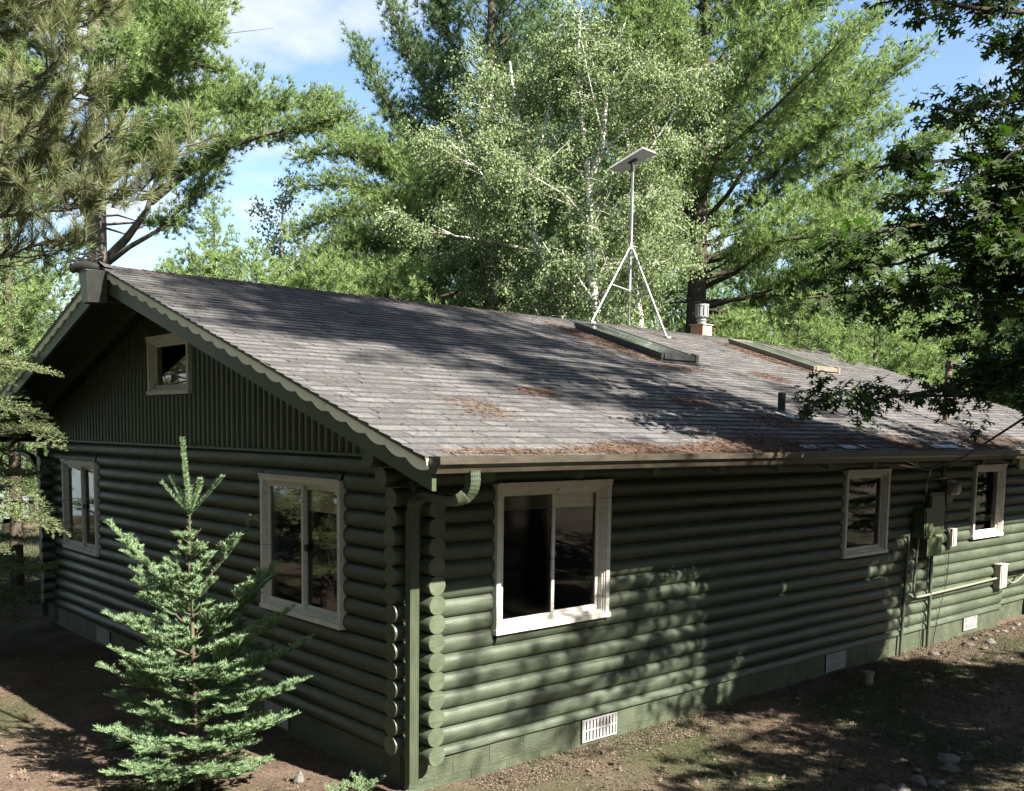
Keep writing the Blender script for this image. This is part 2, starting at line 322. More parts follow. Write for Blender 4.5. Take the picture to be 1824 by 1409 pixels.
def foliate(limb, rng, wood, start=0.25, spread=0.35, step=0.17, tstep=0.1, upw=0.5, ang=0.85, maxside=1.3, rad=0.009, thick=0.1, mult=4):
    """side branches along a limb; returns tuft positions and directions"""
    pts, L = polyline(limb, step); n = len(pts); TP = []; TD = []
    T = unit(np.gradient(pts, axis=0))
    for i in range(n):
        f = i/(n-1)
        if f < start: continue
        g = (f-start)/(1-start+1e-6)
        prof = (0.35+0.65*min(1, g*3.0))*(1-0.72*g**1.6)
        l = min(maxside, spread*L)*prof*rng.uniform(0.65, 1.15)
        sdv = unit(np.cross(T[i], [0, 0, 1.0]))
        for sg in ((-1, 1) if rng.random() < 0.75 else (rng.choice([-1, 1]),)):
            a = ang*rng.uniform(0.7, 1.25)
            d = unit(T[i]*math.cos(a)+sdv*sg*math.sin(a)+np.array([0, 0, rng.uniform(-0.1, 0.4)]))
            m = max(2, int(l/tstep)); tt = np.linspace(0.12, 1, m)[:, None]*l
            p = pts[i]+d*tt+np.array([0, 0, 1.0])*(tt**2)*0.18
            if l > 0.3 and wood is not None: wood.tube([pts[i], p[m//2], p[-1]], [rad*0.7, rad*0.5, rad*0.25], 3, 0, False)
            p = np.repeat(p, mult, 0); jit = rng.normal(size=p.shape)*thick*np.array([1, 1, 0.75]); p2 = p+jit
            TP.append(p2); TD.append(unit(d*0.8+np.array([0, 0, upw])+rng.normal(size=p.shape)*0.35+jit*2))
    TP.append(pts[-2:]); TD.append(unit(T[-2:]+np.array([0, 0, upw])))
    return np.concatenate(TP), np.concatenate(TD)

def pine(name, label, base, H, zlow, rmax, seed, trunk_r=0.2, nlimb=50, elev=(0.0, 0.9), lean=(0, 0), shape=None, extra=(), nd=(13, 0.1, 0.009),
         m='needle', bark='bark', group=None, sides=(0.3, 1.2), tstep=0.11, step=0.18, azr=None, upcurve=0.12, thick=0.1, cat='pine tree', keep=None, dead=0, upw=0.5, start=0.28, mult=4):
    rng = np.random.default_rng(seed); root = empty(name, base, label, cat, group); base = np.array(base, float)
    tn = 14; tp = [base+np.array([lean[0]*(t/tn)+math.sin(t*0.9+seed)*0.03*H/10, lean[1]*(t/tn)+math.cos(t*0.7+seed)*0.03*H/10, H*t/tn-0.15*(t == 0)]) for t in range(tn+1)]
    wood = MB(); wood.tube(tp, [trunk_r*(1.25 if t == 0 else 1-0.9*(t/tn)**1.2) for t in range(tn+1)], 10)
    tparr = np.array(tp)
    def tpos(z): f = (z)/H*tn; return np.array([np.interp(f, range(tn+1), tparr[:, i]) for i in range(3)])
    limbs = []
    for i in range(nlimb):
        f = (i+rng.random())/nlimb; z = zlow+(H-zlow)*f**1.05*0.985
        r = (shape(f) if shape else (1-f)**0.75*0.95+0.06)*rmax*rng.uniform(0.72, 1.15)
        if r < 0.25: r = 0.25
        az = i*2.399+rng.uniform(-0.4, 0.4)
        if azr is not None: az = azr[0]+(azr[1]-azr[0])*rng.random()
        e = elev[0]+(elev[1]-elev[0])*f+rng.uniform(-0.15, 0.15)
        p0 = tpos(z); d = np.array([math.cos(az)*math.cos(e), math.sin(az)*math.cos(e), math.sin(e)])
        side = np.array([-math.sin(az), math.cos(az), 0])*rng.uniform(-0.15, 0.15)
        pts = [p0+d*r*t+side*r*t*t+np.array([0, 0, upcurve*r*t*t]) for t in (0, 0.25, 0.5, 0.75, 1.0)]
        limbs.append((pts, max(0.010, trunk_r*0.2*(r/rmax)**0.8), start))
    for e in extra: limbs.append(e if isinstance(e, tuple) else (e, trunk_r*0.4, start))
    TP = []; TD = []
    for pts, lr, st in limbs:
        n = len(pts); wood.tube(pts, [lr*(1-0.85*k/(n-1)) for k in range(n)], 6 if lr > 0.04 else 4, 0, False)
        if st < 1:
            a, b = foliate(pts, rng, wood, start=st, spread=sides[0], maxside=sides[1], step=step, tstep=tstep, thick=thick, upw=upw, mult=mult)
            TP.append(a); TD.append(b)
    for i in range(dead):
        z = zlow*rng.uniform(0.45, 1.1); az = rng.uniform(0, 6.28); p0 = tpos(z); r = rng.uniform(0.6, 2.0)
        pts = [p0+np.array([math.cos(az), math.sin(az), rng.uniform(-0.15, 0.2)])*r*t+rng.normal(size=3)*0.05*t for t in (0, 0.35, 0.7, 1)]
        wood.tube(pts, [0.025, 0.018, 0.01, 0.004], 4, 0, False)
    wood.build('trunk', MT[bark], root)
    TP = np.concatenate(TP); TD = np.concatenate(TD)
    if keep is not None: q = keep(TP); TP = TP[q]; TD = TD[q]
    V, val = tufts(TP, TD, rng, n=nd[0], L=nd[1], w=nd[2])
    polys('crown', V, val, MT[m], root)
    NT[name] = NT.get(name, 0)+len(V)
    return root
NT = {}

def copy_tree(o, loc, rz, label, scale=1.0):
    r = o.copy(); COL.objects.link(r); r.location = loc; r.rotation_euler = (0, 0, rz); r.scale = (scale,)*3; r['label'] = label
    for c in list(o.children):
        d = c.copy(); COL.objects.link(d); d.parent = r
    return r

# ================================================================== setting
GZ = -0.1
def gz(x, y):
    h = GZ
    d = min(1.0, max(0.0, (math.hypot(max(0, -x-0.6, x-12.9), max(0, -y-0.5, y-9.5)))/3.0))
    h += d*(0.06*math.sin(x*0.9+1)*math.cos(y*0.7)+0.035*math.sin(2.3*x-1.1*y))
    if y < -9: h += (min(-9-y, 14))*0.07
    h += mnoise.noise(Vector((x*2.5, y*2.5, 0)))*0.018
    return h
def build_ground():
    xs = np.r_[-400, -200, -100, -60, -40, -28, np.arange(-20, 22, 0.25), 24, 30, 40, 60, 100, 200, 400]
    ys = np.r_[-400, -200, -100, -60, -40, -28, np.arange(-20, 22, 0.25), 24, 26, 30, 40, 60, 100, 200, 400]
    vs = [(x, y, gz(x, y)) for y in ys for x in xs]; nx = len(xs)
    fs = [(j*nx+i, j*nx+i+1, (j+1)*nx+i+1, (j+1)*nx+i) for j in range(len(ys)-1) for i in range(nx-1)]
    mb = MB(); mb.add(vs, fs, 0, True); tag(mb.build('ground', MT['ground']), kind='structure')
build_ground()
lk = MB(); lk.add([(-80, 25, -0.02), (14, 26, -0.02), (40, 90, -0.02), (-80, 90, -0.02)], [(0, 1, 2, 3)]); tag(lk.build('lake', MT['water']), kind='structure')

# ================================================================== the log cabin
P_ = 0.1524; S_ = 0.18; D_ = 0.17; ZL, ZR = 2.3019, 2.2261
WID = 8.9586; XEND = 12.8; XR = 13.2592; XE = 11.292; OG = 0.7856; EV = 1.2039; ZE = 2.6563; ZRIDGE = 4.5013
SLP = (ZRIDGE-ZE)/(WID/2+EV); ZF = 0.172
house = empty('log_cabin', (0, 0, 0), 'dark green log cabin with a grey shingled gable roof and cream framed windows', 'cabin')
def roofz(y): return ZE+SLP*((y+EV) if y < WID/2 else (WID+EV-y))
# frames: u along wall, n outward, origin
class Fr:
    def __init__(s, o, u, n): s.o = np.array(o, float); s.u = np.array(u, float); s.n = np.array(n, float)
    def p(s, u, n, z): return s.o+s.u*u+s.n*n+np.array([0, 0, z])
    def box(s, mb, u0, u1, n0, n1, z0, z1, m=0):
        a = [s.p(*q) for q in ((u0, n0, z0), (u1, n0, z0), (u1, n1, z0), (u0, n1, z0), (u0, n0, z1), (u1, n0, z1), (u1, n1, z1), (u0, n1, z1))]
        mb.hexa(a, m)
FS = Fr((0, 0, 0), (1, 0, 0), (0, -1, 0))          # long front wall
FG = Fr((0, WID, 0), (0, -1, 0), (-1, 0, 0))       # gable wall, u from the far corner
FB = Fr((XEND, WID, 0), (-1, 0, 0), (0, 1, 0))     # back wall
FE = Fr((XEND, 0, 0), (0, 1, 0), (1, 0, 0))        # far end wall

def split(iv, holes):
    o = [iv]
    for a, b in holes:
        q = []
        for s, e in o:
            if b <= s or a >= e: q.append((s, e)); continue
            if a > s: q.append((s, a))
            if b < e: q.append((b, e))
        o = q
    return [(s, e) for s, e in o if e-s > 0.004]
def log_wall(name, F, u0, u1, centres, zmin, zmax, openings, seed, m='siding', topf=None, recess=None):
    rng = random.Random(seed); mb = MB(); H = P_/2; B0 = 0.06; NA = 10
    def prof(zc, a, b, bs, jn):
        pts = []
        for k in range(NA+1):
            z = a+(b-a)*k/NA; t = max(-1, min(1, (z-zc)/H)); pts.append((-0.022+B*bs*math.sqrt(max(0, 1-t*t*0.985))+jn, z))
        return pts
    for c in centres:
        z0, z1 = max(zmin, c-H), min(zmax, c+H); B = B0*rng.uniform(0.88, 1.08)
        if z1-z0 < 0.01: continue
        joints = []; x = u0+rng.uniform(0.5, 3.5)
        while x < u1: joints.append(x); x += rng.uniform(2.2, 4.6)
        for j in ['all']:
            spans = []
            cross = [(a, b) for a, b, zz0, zz1 in openings if zz0 < z1-0.001 and zz1 > z0+0.001]
            base = split((u0, u1), cross)
            jn = rng.uniform(-0.003, 0.003)
            for s, e in base: spans.append((s, e, z0, z1, s > u0+0.01, e < u1-0.01))
            for a, b, zz0, zz1 in openings:
                if zz0 < z1-0.001 and zz1 > z0+0.001:
                    if zz0 > z0+0.015: spans.append((a, b, z0, min(zz0, z1), False, False))
                    if zz1 < z1-0.015: spans.append((a, b, max(zz1, z0), z1, False, False))
            for s, e, a, b, te0, te1 in spans:
                cuts = [q for q in joints if s+0.2 < q < e-0.2]; ed = [s]+cuts+[e]
                for i in range(len(ed)-1):
                    p, q = ed[i]+(0.0015 if i else 0), ed[i+1]-(0.0015 if i < len(ed)-2 else 0); j2 = jn+rng.uniform(-0.0015, 0.0015)
                    st = [(p, 1)]
                    if i == 0 and te0: st = [(p, 0.0), (p+0.012, 0.55), (p+0.035, 0.85), (p+0.08, 1)]
                    n = max(1, int((q-p)/0.2)); st += [(p+(q-p)*k/n, 1) for k in range(1, n)]
                    if i == len(ed)-2 and te1: st += [(q-0.08, 1), (q-0.035, 0.85), (q-0.012, 0.55), (q, 0.0)]
                    else: st.append((q, 1))
                    st = sorted(set(st)); vs = []
                    for uu, bs in st:
                        wob = mnoise.noise(Vector((uu*0.8, c*9, seed)))*0.009+mnoise.noise(Vector((uu*3, c*9, seed+5)))*0.003
                        off = recess(uu, c) if recess else 0.0
                        zs = topf(uu) if topf else 1e9
                        for nn, z in prof(c, a, b, bs, j2+wob): vs.append(F.p(uu, nn+off, min(z, zs)))
                    k = NA+1; fs = [(i2*k+j3, (i2+1)*k+j3, (i2+1)*k+j3+1, i2*k+j3+1) for i2 in range(len(st)-1) for j3 in range(NA)]
                    mb.add(vs, fs, 0, True)
                    for e_, r_ in ((0, 0), (len(st)-1, 1)):
                        ring = vs[e_*k:(e_+1)*k]; mb.add(ring, [tuple(range(k))], 0)
    return mb.build(name, MT[m], house)

TW = 0.047  # visible trim width
wins_s = [(0.8134, 2.2222, 1.1081, 2.3894), (6.4484, 7.5179, 1.3244, 2.3963), (10.0596, 11.106, 1.3286, 2.4045)]
gconv = lambda a, b, l, t: (WID-b, WID-a, l, t)
wins_g = [gconv(1.0072, 2.4395, 1.0923, 2.3891), gconv(6.9455, 8.2566, 1.1118, 2.3529)]
win_attic = gconv(4.02, 5.1288, 3.1943, 3.8442)
op = lambda w: (w[0]+TW*0.6, w[1]-TW*0.6, w[2]+TW*0.6, w[3]-TW*0.6)
kL = [ZL-P_*k for k in range(-3, 15)]; kR = [ZR-P_*k for k in range(-2, 15)]
RCZ = ZL-P_*10-P_/2     # courses under this height stop at XE
log_wall('front_wall', FS, 0.0, XEND, [c for c in kL if c > RCZ], ZF, 2.9, [op(w) for w in wins_s], 1)
log_wall('front_wall_base', FS, 0.0, XE, [c for c in kL if c < RCZ], ZF, 2.9, [], 2)
FS2 = Fr((XE-0.1, 0.15, 0), (1, 0, 0), (0, -1, 0))
log_wall('recessed_wall', FS2, 0.0, XEND-XE+0.1, [c for c in kL if c < RCZ], ZF, 2.9, [], 3)
log_wall('gable_wall', FG, 0.0, WID, kR, ZF, 2.605, [op(w) for w in wins_g], 4)
log_wall('rear_wall', FB, 0.0, XEND, kL, ZF, 2.9, [], 5)
log_wall('end_wall', FE, 0.0, WID, kR, ZF, 2.605, [], 6)
# inner skins with window holes, floor
def skin(mb, F, u0, u1, z0, z1, holes, n0, n1):
    us = sorted({u0, u1, *[h[0] for h in holes], *[h[1] for h in holes]}); zs = sorted({z0, z1, *[h[2] for h in holes], *[h[3] for h in holes]})
    for i in range(len(us)-1):
        for j in range(len(zs)-1):
            cu, czm = (us[i]+us[i+1])/2, (zs[j]+zs[j+1])/2
            if any(h[0] < cu < h[1] and h[2] < czm < h[3] for h in holes): continue
            F.box(mb, us[i], us[i+1], n0, n1, zs[j], zs[j+1])
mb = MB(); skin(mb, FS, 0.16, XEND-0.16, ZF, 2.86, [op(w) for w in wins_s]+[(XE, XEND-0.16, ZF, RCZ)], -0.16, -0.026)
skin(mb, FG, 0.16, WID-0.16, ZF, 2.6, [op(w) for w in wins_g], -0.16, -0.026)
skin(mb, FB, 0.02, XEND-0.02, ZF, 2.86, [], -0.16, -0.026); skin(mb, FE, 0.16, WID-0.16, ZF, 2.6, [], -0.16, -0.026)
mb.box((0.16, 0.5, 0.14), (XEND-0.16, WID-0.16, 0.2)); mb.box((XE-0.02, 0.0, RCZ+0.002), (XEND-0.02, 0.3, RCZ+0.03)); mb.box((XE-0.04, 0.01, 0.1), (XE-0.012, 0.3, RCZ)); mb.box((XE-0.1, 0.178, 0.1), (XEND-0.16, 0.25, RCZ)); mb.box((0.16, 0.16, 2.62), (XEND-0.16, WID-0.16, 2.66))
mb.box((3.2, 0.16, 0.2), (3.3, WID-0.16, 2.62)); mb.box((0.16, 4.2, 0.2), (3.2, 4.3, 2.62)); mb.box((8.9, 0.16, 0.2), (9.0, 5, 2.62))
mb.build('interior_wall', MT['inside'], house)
# attic gable with vertical half-round battens
def gable_siding(name, F, hole, seed):
    rng = random.Random(seed); mb = MB(); pitch = 0.112; z0 = 2.635; n = int(WID/pitch)+1
    top = lambda u: roofz(F.p(u, 0, 0)[1])-0.13
    for i in range(n):
        a, b = i*pitch, min(WID, (i+1)*pitch)
        zs = [(z0-rng.uniform(0, 0.006), None)]
        if hole and b > hole[0]+0.01 and a < hole[1]-0.01: zs = [(z0, hole[2]+0.01), (hole[3]-0.01, None)]
        for lo, hi in zs:
            if min(top(a), top(b)) < lo+0.01: continue
            K = 7; vs = []
            for k in range(K):
                t = -1+2*k/(K-1); u = (a+b)/2+t*(b-a)/2*0.97; nn = -0.012+0.034*math.sqrt(max(0, 1-t*t*0.98))
                vs += [F.p(u, nn, lo), F.p(u, nn, top(u) if hi is None else min(hi, top(u)))]
            mb.add(vs, [(2*k, 2*k+2, 2*k+3, 2*k+1) for k in range(K-1)], 0, True)
            mb.add([vs[2*k] for k in range(K)], [tuple(range(K))], 0)
    hs = [hole] if hole else []
    us = sorted({0, WID, WID/2, *([hole[0], hole[1]] if hole else [])})
    for i in range(len(us)-1):
        a, b = us[i], us[i+1]; inh = hole and hole[0] <= a and b <= hole[1]+1e-6
        for lo, hi in ([(2.56, hole[2]), (hole[3], None)] if inh else [(2.56, None)]):
            A = [F.p(a, -0.014, lo), F.p(b, -0.014, lo), F.p(b, -0.014, top(b)-0.02 if hi is None else hi), F.p(a, -0.014, top(a)-0.02 if hi is None else hi)]
            if A[2][2] <= lo or A[3][2] <= lo-0.2: continue
            mb.hexa(A+[p-F.n*0.1 for p in A])
    return mb.build(name, MT['gsiding'], house)
hA = op(win_attic); gable_siding('gable_siding', FG, hA, 7); gable_siding('rear_gable_siding', FE, None, 8)
mb = MB(); FG.box(mb, 0.0, WID-0.62, -0.012, 0.045, 2.606, 2.632); mb.build('ledge_board', MT['fascia'], house); mb = MB(); FE.box(mb, 0.0, WID, -0.012, 0.045, 2.606, 2.632); mb.build('ledge_board', MT['fascia'], house)

# corner log ends: the long walls' logs poke past the gable, the gable's logs poke past the front
def log_end(c, ax, sgn, cen, r=D_/2, length=S_, rng=random.Random(11)):
    """ax 0: log along X ending at x=-length ; ax 1: log along Y"""
    mb = MB(); n = 20; rings = []; j = [1+rng.uniform(-0.025, 0.025) for _ in range(n)]; ext = rng.uniform(-0.006, 0.008)
    for q, rr in ((0.14, 1), (-length-ext+0.006, 1.0), (-length-ext, 0.95)):
        ring = []
        for k in range(n):
            a = 2*math.pi*k/n; dz = r*rr*j[k]*math.sin(a)*0.97; dx = r*rr*j[k]*math.cos(a)
            dz = max(-P_/2+0.0005, min(P_/2-0.0005, dz))
            v = [0, 0, c+dz]; v[ax] = q; v[1-ax] = cen+dx*0.98; ring.append(v)
        rings.append(ring)
    vs = [p for rg in rings for p in rg]
    if sgn < 0:  # mirrored to the far corner
        vs = [(p[0], WID-p[1], p[2]) for p in vs]
    mb.add(vs, [(i*n+k, i*n+(k+1) % n, (i+1)*n+(k+1) % n, (i+1)*n+k) for i in range(2) for k in range(n)], 0, True)
    mb.add(vs[2*n:], [tuple(range(n))], 1); mb.build('log_end', [MT['siding'], MT['endgrain']], house)
for k in range(0, 14): log_end(ZL-P_*k, 0, 1, D_/2)
log_end(ZL+P_, 0, 1, 0.218); log_end(ZL+2*P_, 0, 1, 0.396)
for k in range(0, 14): log_end(ZR-P_*k, 1, 1, D_/2)
for k in range(0, 14): log_end(ZL-P_*k, 0, -1, D_/2)
mb = MB()
for c in [ZL-P_*k for k in range(14)]: mb.tube([(0.1, -0.02+WID+0.0, c), (0.1, WID+S_, c)], D_/2*0.9, 12)
mb.build('rear_corner_logs', MT['siding'], house)

# block foundation with mortar lines and vents
def foundation(name, F, u0, u1, seed, off=0.0):
    mb = MB(); rng = random.Random(seed); bh = 0.2; z1 = ZF; row = 0
    while z1 > -0.45:
        z0 = z1-bh; u = u0-(0.2 if row % 2 else 0.0)
        while u < u1:
            a, b = max(u, u0), min(u+0.4, u1)
            if b-a > 0.02: j = rng.uniform(-0.0015, 0.0015); F.box(mb, a+0.002, b-0.002, -0.18, 0.002+j+off, z0+0.002, z1-0.002, 0)
            u += 0.4
        z1 = z0; row += 1
    F.box(mb, u0+0.001, u1-0.001, -0.17, -0.0015+off, -0.5, ZF-0.004, 1)
    mb.build(name, [MT['block'], MT['mortar']], house)
foundation('front_foundation', FS, 0.0, XE, 21); foundation('recessed_foundation', FS2, 0.0, XEND-XE+0.1, 22)
foundation('gable_foundation', FG, 0.19, WID-0.185, 23); foundation('rear_foundation', FB, 0.0, XEND, 24); foundation('end_foundation', FE, 0.0, WID, 25)
def vent(F, u0, u1, z0, z1, label=None, m='vent'):
    mb = MB(); F.box(mb, u0, u1, 0.004, 0.012, z0, z1, 1)
    t = 0.012
    F.box(mb, u0, u1, 0.012, 0.024, z0, z0+t); F.box(mb, u0, u1, 0.012, 0.024, z1-t, z1); F.box(mb, u0, u0+t, 0.012, 0.0235, z0+t, z1-t); F.box(mb, u1-t, u1, 0.012, 0.0235, z0+t, z1-t)
    zm_ = (z0+z1)/2; F.box(mb, u0+t, u1-t, 0.012, 0.022, zm_-0.006, zm_+0.006); n = 10
    for i in range(n):
        c = u0+t+(u1-u0-2*t)*(i+0.5)/n; w = (u1-u0)/n*0.3
        F.box(mb, c-w, c+w, 0.012, 0.02, z0+t, zm_-0.006); F.box(mb, c-w, c+w, 0.012, 0.02, zm_+0.006, z1-t)
    o = mb.build('foundation_vent', [MT[m], MT['black']], house)
    if label: o['label'] = label
vent(FS, 1.9314, 2.411, -0.068, 0.146, 'white slotted vent left of the tall window\'s right edge'); vent(FS, 6.2133, 6.6694, -0.06, 0.158); vent(FS, 10.0063, 10.4597, -0.03, 0.165)
for y0 in (6.68, 4.30, 2.0): vent(FG, WID-y0-0.45, WID-y0, -0.045, 0.155, m='vent')

# ------------------------------------------------------------------ windows
def window(F, w, slider=True, blind=0.0, screen=None, name='window', strip=False, curtain=False, lit=None):
    u0, u1, z0, z1 = w; T = TW; mb = MB(); bo = 0.058
    # outer casing boards, proud of the logs; the head laps the sides
    F.box(mb, u0, u0+T, -0.10, bo, z0+T*0.9, z1-T); F.box(mb, u1-T, u1, -0.10, bo, z0+T*0.9, z1-T)
    F.box(mb, u0-0.006, u1+0.006, -0.10, bo+0.006, z1-T, z1); F.box(mb, u0-0.01, u1+0.01, -0.10, bo+0.012, z0, z0+T*0.9)
    F.box(mb, u0-0.002, u1+0.002, bo-0.002, bo+0.02, z1-0.006, z1+0.009)
    fr = mb.build(name, MT['trim'], house)
    a0, a1, b0, b1 = u0+T, u1-T, z0+T*0.9, z1-T
    # vinyl frame profile in two steps
    mb = MB(); s = 0.026
    for q, n1 in ((0, 0.040), (s*0.55, 0.024)):
        F.box(mb, a0+q, a0+q+s*0.5, -0.09, n1, b0+q, b1-q); F.box(mb, a1-q-s*0.5, a1-q, -0.09, n1, b0+q, b1-q)
        F.box(mb, a0+q+s*0.5, a1-q-s*0.5, -0.09, n1-0.001, b1-q-s*0.5, b1-q); F.box(mb, a0+q+s*0.5, a1-q-s*0.5, -0.09, n1-0.001, b0+q, b0+q+s*0.6)
    mb.build('sill', MT['trim'], fr)
    c0, c1, d0, d1 = a0+s*1.1, a1-s*1.1, b0+s*1.1, b1-s*1.1
    def sash(x0, x1, n0, t, gl):
        m2 = MB(); F.box(m2, x0, x0+t, n0-0.03, n0, d0, d1); F.box(m2, x1-t, x1, n0-0.03, n0, d0, d1); F.box(m2, x0+t, x1-t, n0-0.03, n0-0.001, d1-t, d1); F.box(m2, x0+t, x1-t, n0-0.03, n0-0.001, d0, d0+t*1.25)
        so = m2.build('sash', MT['trim'], fr)
        g = MB(); pz = [F.p(x0+t, n0-0.015, d0+t*1.25), F.p(x1-t, n0-0.015, d0+t*1.25), F.p(x1-t, n0-0.015, d1-t), F.p(x0+t, n0-0.015, d1-t)]
        g.add(pz, [(0, 1, 2, 3)]); g.build('pane', MT[gl], fr); return so
    if slider:
        mid = (c0+c1)/2
        sash(c0, mid+0.02, 0.012, 0.034, 'glass' if screen != 'l' else 'screen'); sash(mid-0.02, c1, -0.022, 0.036, 'glass')
        m3 = MB(); F.box(m3, mid+0.014, mid+0.05, -0.018, 0.004, (d0+d1)/2-0.03, (d0+d1)/2+0.03); m3.build('latch', MT['dkmetal'], fr)
    else: sash(c0, c1, -0.01, 0.03, 'glass')
    if blind:
        m4 = MB(); bh = (d1-d0)*blind; n = int(bh/0.014); vs = []; nn = n+1
        for i in range(nn):
            z = d1+0.01-bh*i/n; o_ = -0.066-(0.007 if i % 2 else 0); vs += [F.p(c0-0.02, o_, z), F.p(c1+0.02, o_, z)]
        m4.add(vs, [(2*i, 2*i+1, 2*i+3, 2*i+2) for i in range(n)], 0)
        F.box(m4, c0-0.02, c1+0.02, -0.075, -0.062, d1+0.01-bh-0.05, d1+0.01-bh); m4.build('blind', MT['blind'], fr)
    if strip:
        m5 = MB(); F.box(m5, c0+0.02, c1-0.02, -0.10, -0.085, d0+(d1-d0)*0.16, d0+(d1-d0)*0.26); m5.build('inner_rail', MT['ltpipe'], fr)
    if curtain:
        m6 = MB(); vs = []; n = 20
        for i in range(n+1):
            u = c0+(c1-c0)*0.0+(c1-c0)*0.22*i/n; o_ = -0.2-0.02*math.sin(i*1.7); vs += [F.p(u, o_, d0), F.p(u, o_, d1)]
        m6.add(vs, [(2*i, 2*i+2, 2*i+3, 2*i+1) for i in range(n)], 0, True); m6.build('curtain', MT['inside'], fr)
    return fr
window(FS, wins_s[0], True, 0.11, 'l')['label'] = 'large sliding window beside the downspout'
window(FS, wins_s[1], False, 0)['label'] = 'single pane window left of the electric boxes'
window(FS, wins_s[2], False, 0, strip=True)['label'] = 'narrow window right of the electric meter'
window(FG, wins_g[0], True, 0.17)['label'] = 'large sliding window with a raised pleated blind'
window(FG, wins_g[1], True, 0, curtain=True)['label'] = 'narrow sliding window at the far end of the gable wall'
window(FG, win_attic, False, 0)['label'] = 'small attic window in the gable'
mb = MB(); FS.box(mb, 11.62, 12.2, -0.012, 0.05, 2.32, 2.72); mb.build('small_hatch_frame', MT['trim'], house)

# ------------------------------------------------------------------ roof
X0, X1 = -OG, XR
def slope_pt(side, x, s, h):
    """s = distance up from the eave measured horizontally, h above the shingle plane"""
    y = -EV+s; z = ZE+SLP*s+h
    if side: y = WID+EV-s
    return (x, y, z)
HALF = WID/2+EV
def shingles(name, side, seed):
    rng = np.random.default_rng(seed); expo = 0.134; cs = math.cos(math.atan(SLP)); n = int(HALF/(expo*cs))+1; V = []; val = []
    for r in range(n):
        s0 = r*expo*cs; s1 = min(HALF, s0+expo*cs+0.012)
        x = X0-rng.uniform(0.05, 0.3); XA, XB = X0-0.034, X1+0.034
        while x < XB:
            w = rng.choice([0.165, 0.33, 0.33, 0.30]); a, b = max(x+0.0035, XA), min(x+w-0.0035, XB)
            if b-a > 0.02:
                h = 0.003+rng.uniform(0, 0.005); lift = rng.uniform(-0.001, 0.003); ds = rng.uniform(-0.004, 0.004)
                if rng.random() < 0.03: lift += 0.008
                t0 = [slope_pt(side, a, s0+ds, h+0.006+lift), slope_pt(side, b, s0+ds, h+0.006+rng.uniform(-0.001, 0.003)+lift*0.5), slope_pt(side, b, s1, -0.001), slope_pt(side, a, s1, -0.001)]
                bt = [slope_pt(side, a, s0+ds, -0.004), slope_pt(side, b, s0+ds, -0.004)]
                v = rng.uniform(0.1, 0.9)
                V.append(t0); val.append(v); V.append([bt[0], bt[1], t0[1], t0[0]]); val.append(v)
            x += w
    return polys(name, np.array(V), val, [MT['shingle'], MT['shingle_edge']], house, None, [0, 1]*(len(V)//2))
shingles('shingles', 0, 31); shingles('rear_shingles', 1, 32)
mb = MB()
for side in (0, 1):
    A = [slope_pt(side, X0+0.005, 0.005, -0.006), slope_pt(side, X1-0.005, 0.005, -0.006), slope_pt(side, X1-0.005, HALF, -0.006), slope_pt(side, X0+0.005, HALF, -0.006)]
    Bq = [(p[0], p[1], p[2]-0.022) for p in A]; mb.hexa(Bq+A, 0)
mb.build('roof_underlay', MT['felt'], house)
mb = MB()
for side in (0, 1):
    A = [slope_pt(side, X0+0.03, 0.01, -0.032), slope_pt(side, X1-0.03, 0.01, -0.032), slope_pt(side, X1-0.03, HALF, -0.032), slope_pt(side, X0+0.03, HALF, -0.032)]
    Bq = [(p[0], p[1], p[2]-0.018) for p in A]; mb.hexa(Bq+A, 0)
mb.build('soffit', MT['soffit'], house)
# ridge cap
rngc = random.Random(5); mb = MB(); x = X0-0.03
while x < X1:
    w = 0.155; l = 0.02+0.006*rngc.random(); y0 = WID/2; up = 0.03 if x < X0 else 0
    for sg in (-1, 1):
        e = 0.15+rngc.uniform(-0.01, 0.01); zz = ZRIDGE-SLP*e
        a = [(x, y0, ZRIDGE+l+up), (x+w*1.25, y0, ZRIDGE+0.012), (x+w*1.25, y0+sg*e, zz+0.012), (x, y0+sg*e, zz+l*0.8+up*0.6)]
        mb.hexa([(p[0], p[1], p[2]-0.006) for p in a]+a)
    x += w
mb.build('ridge_cap', MT['shingle'], house)
# rafters
rx = [-0.22+0.873*k for k in range(0, 16)]
for x in rx:
    mb = MB()
    for side in (0, 1):
        a0_, a1_ = 0.032, HALF-0.03; d = 0.13; w = 0.038
        pts = [slope_pt(side, x, a0_, -0.052), slope_pt(side, x, a1_, -0.052), slope_pt(side, x, a1_, -0.052-d), slope_pt(side, x, a0_+0.02, -0.052-d)]
        mb.hexa([(p[0]-w, p[1], p[2]) for p in pts]+[(p[0]+w, p[1], p[2]) for p in pts])
    mb.build('rafter', MT['fascia'], house)
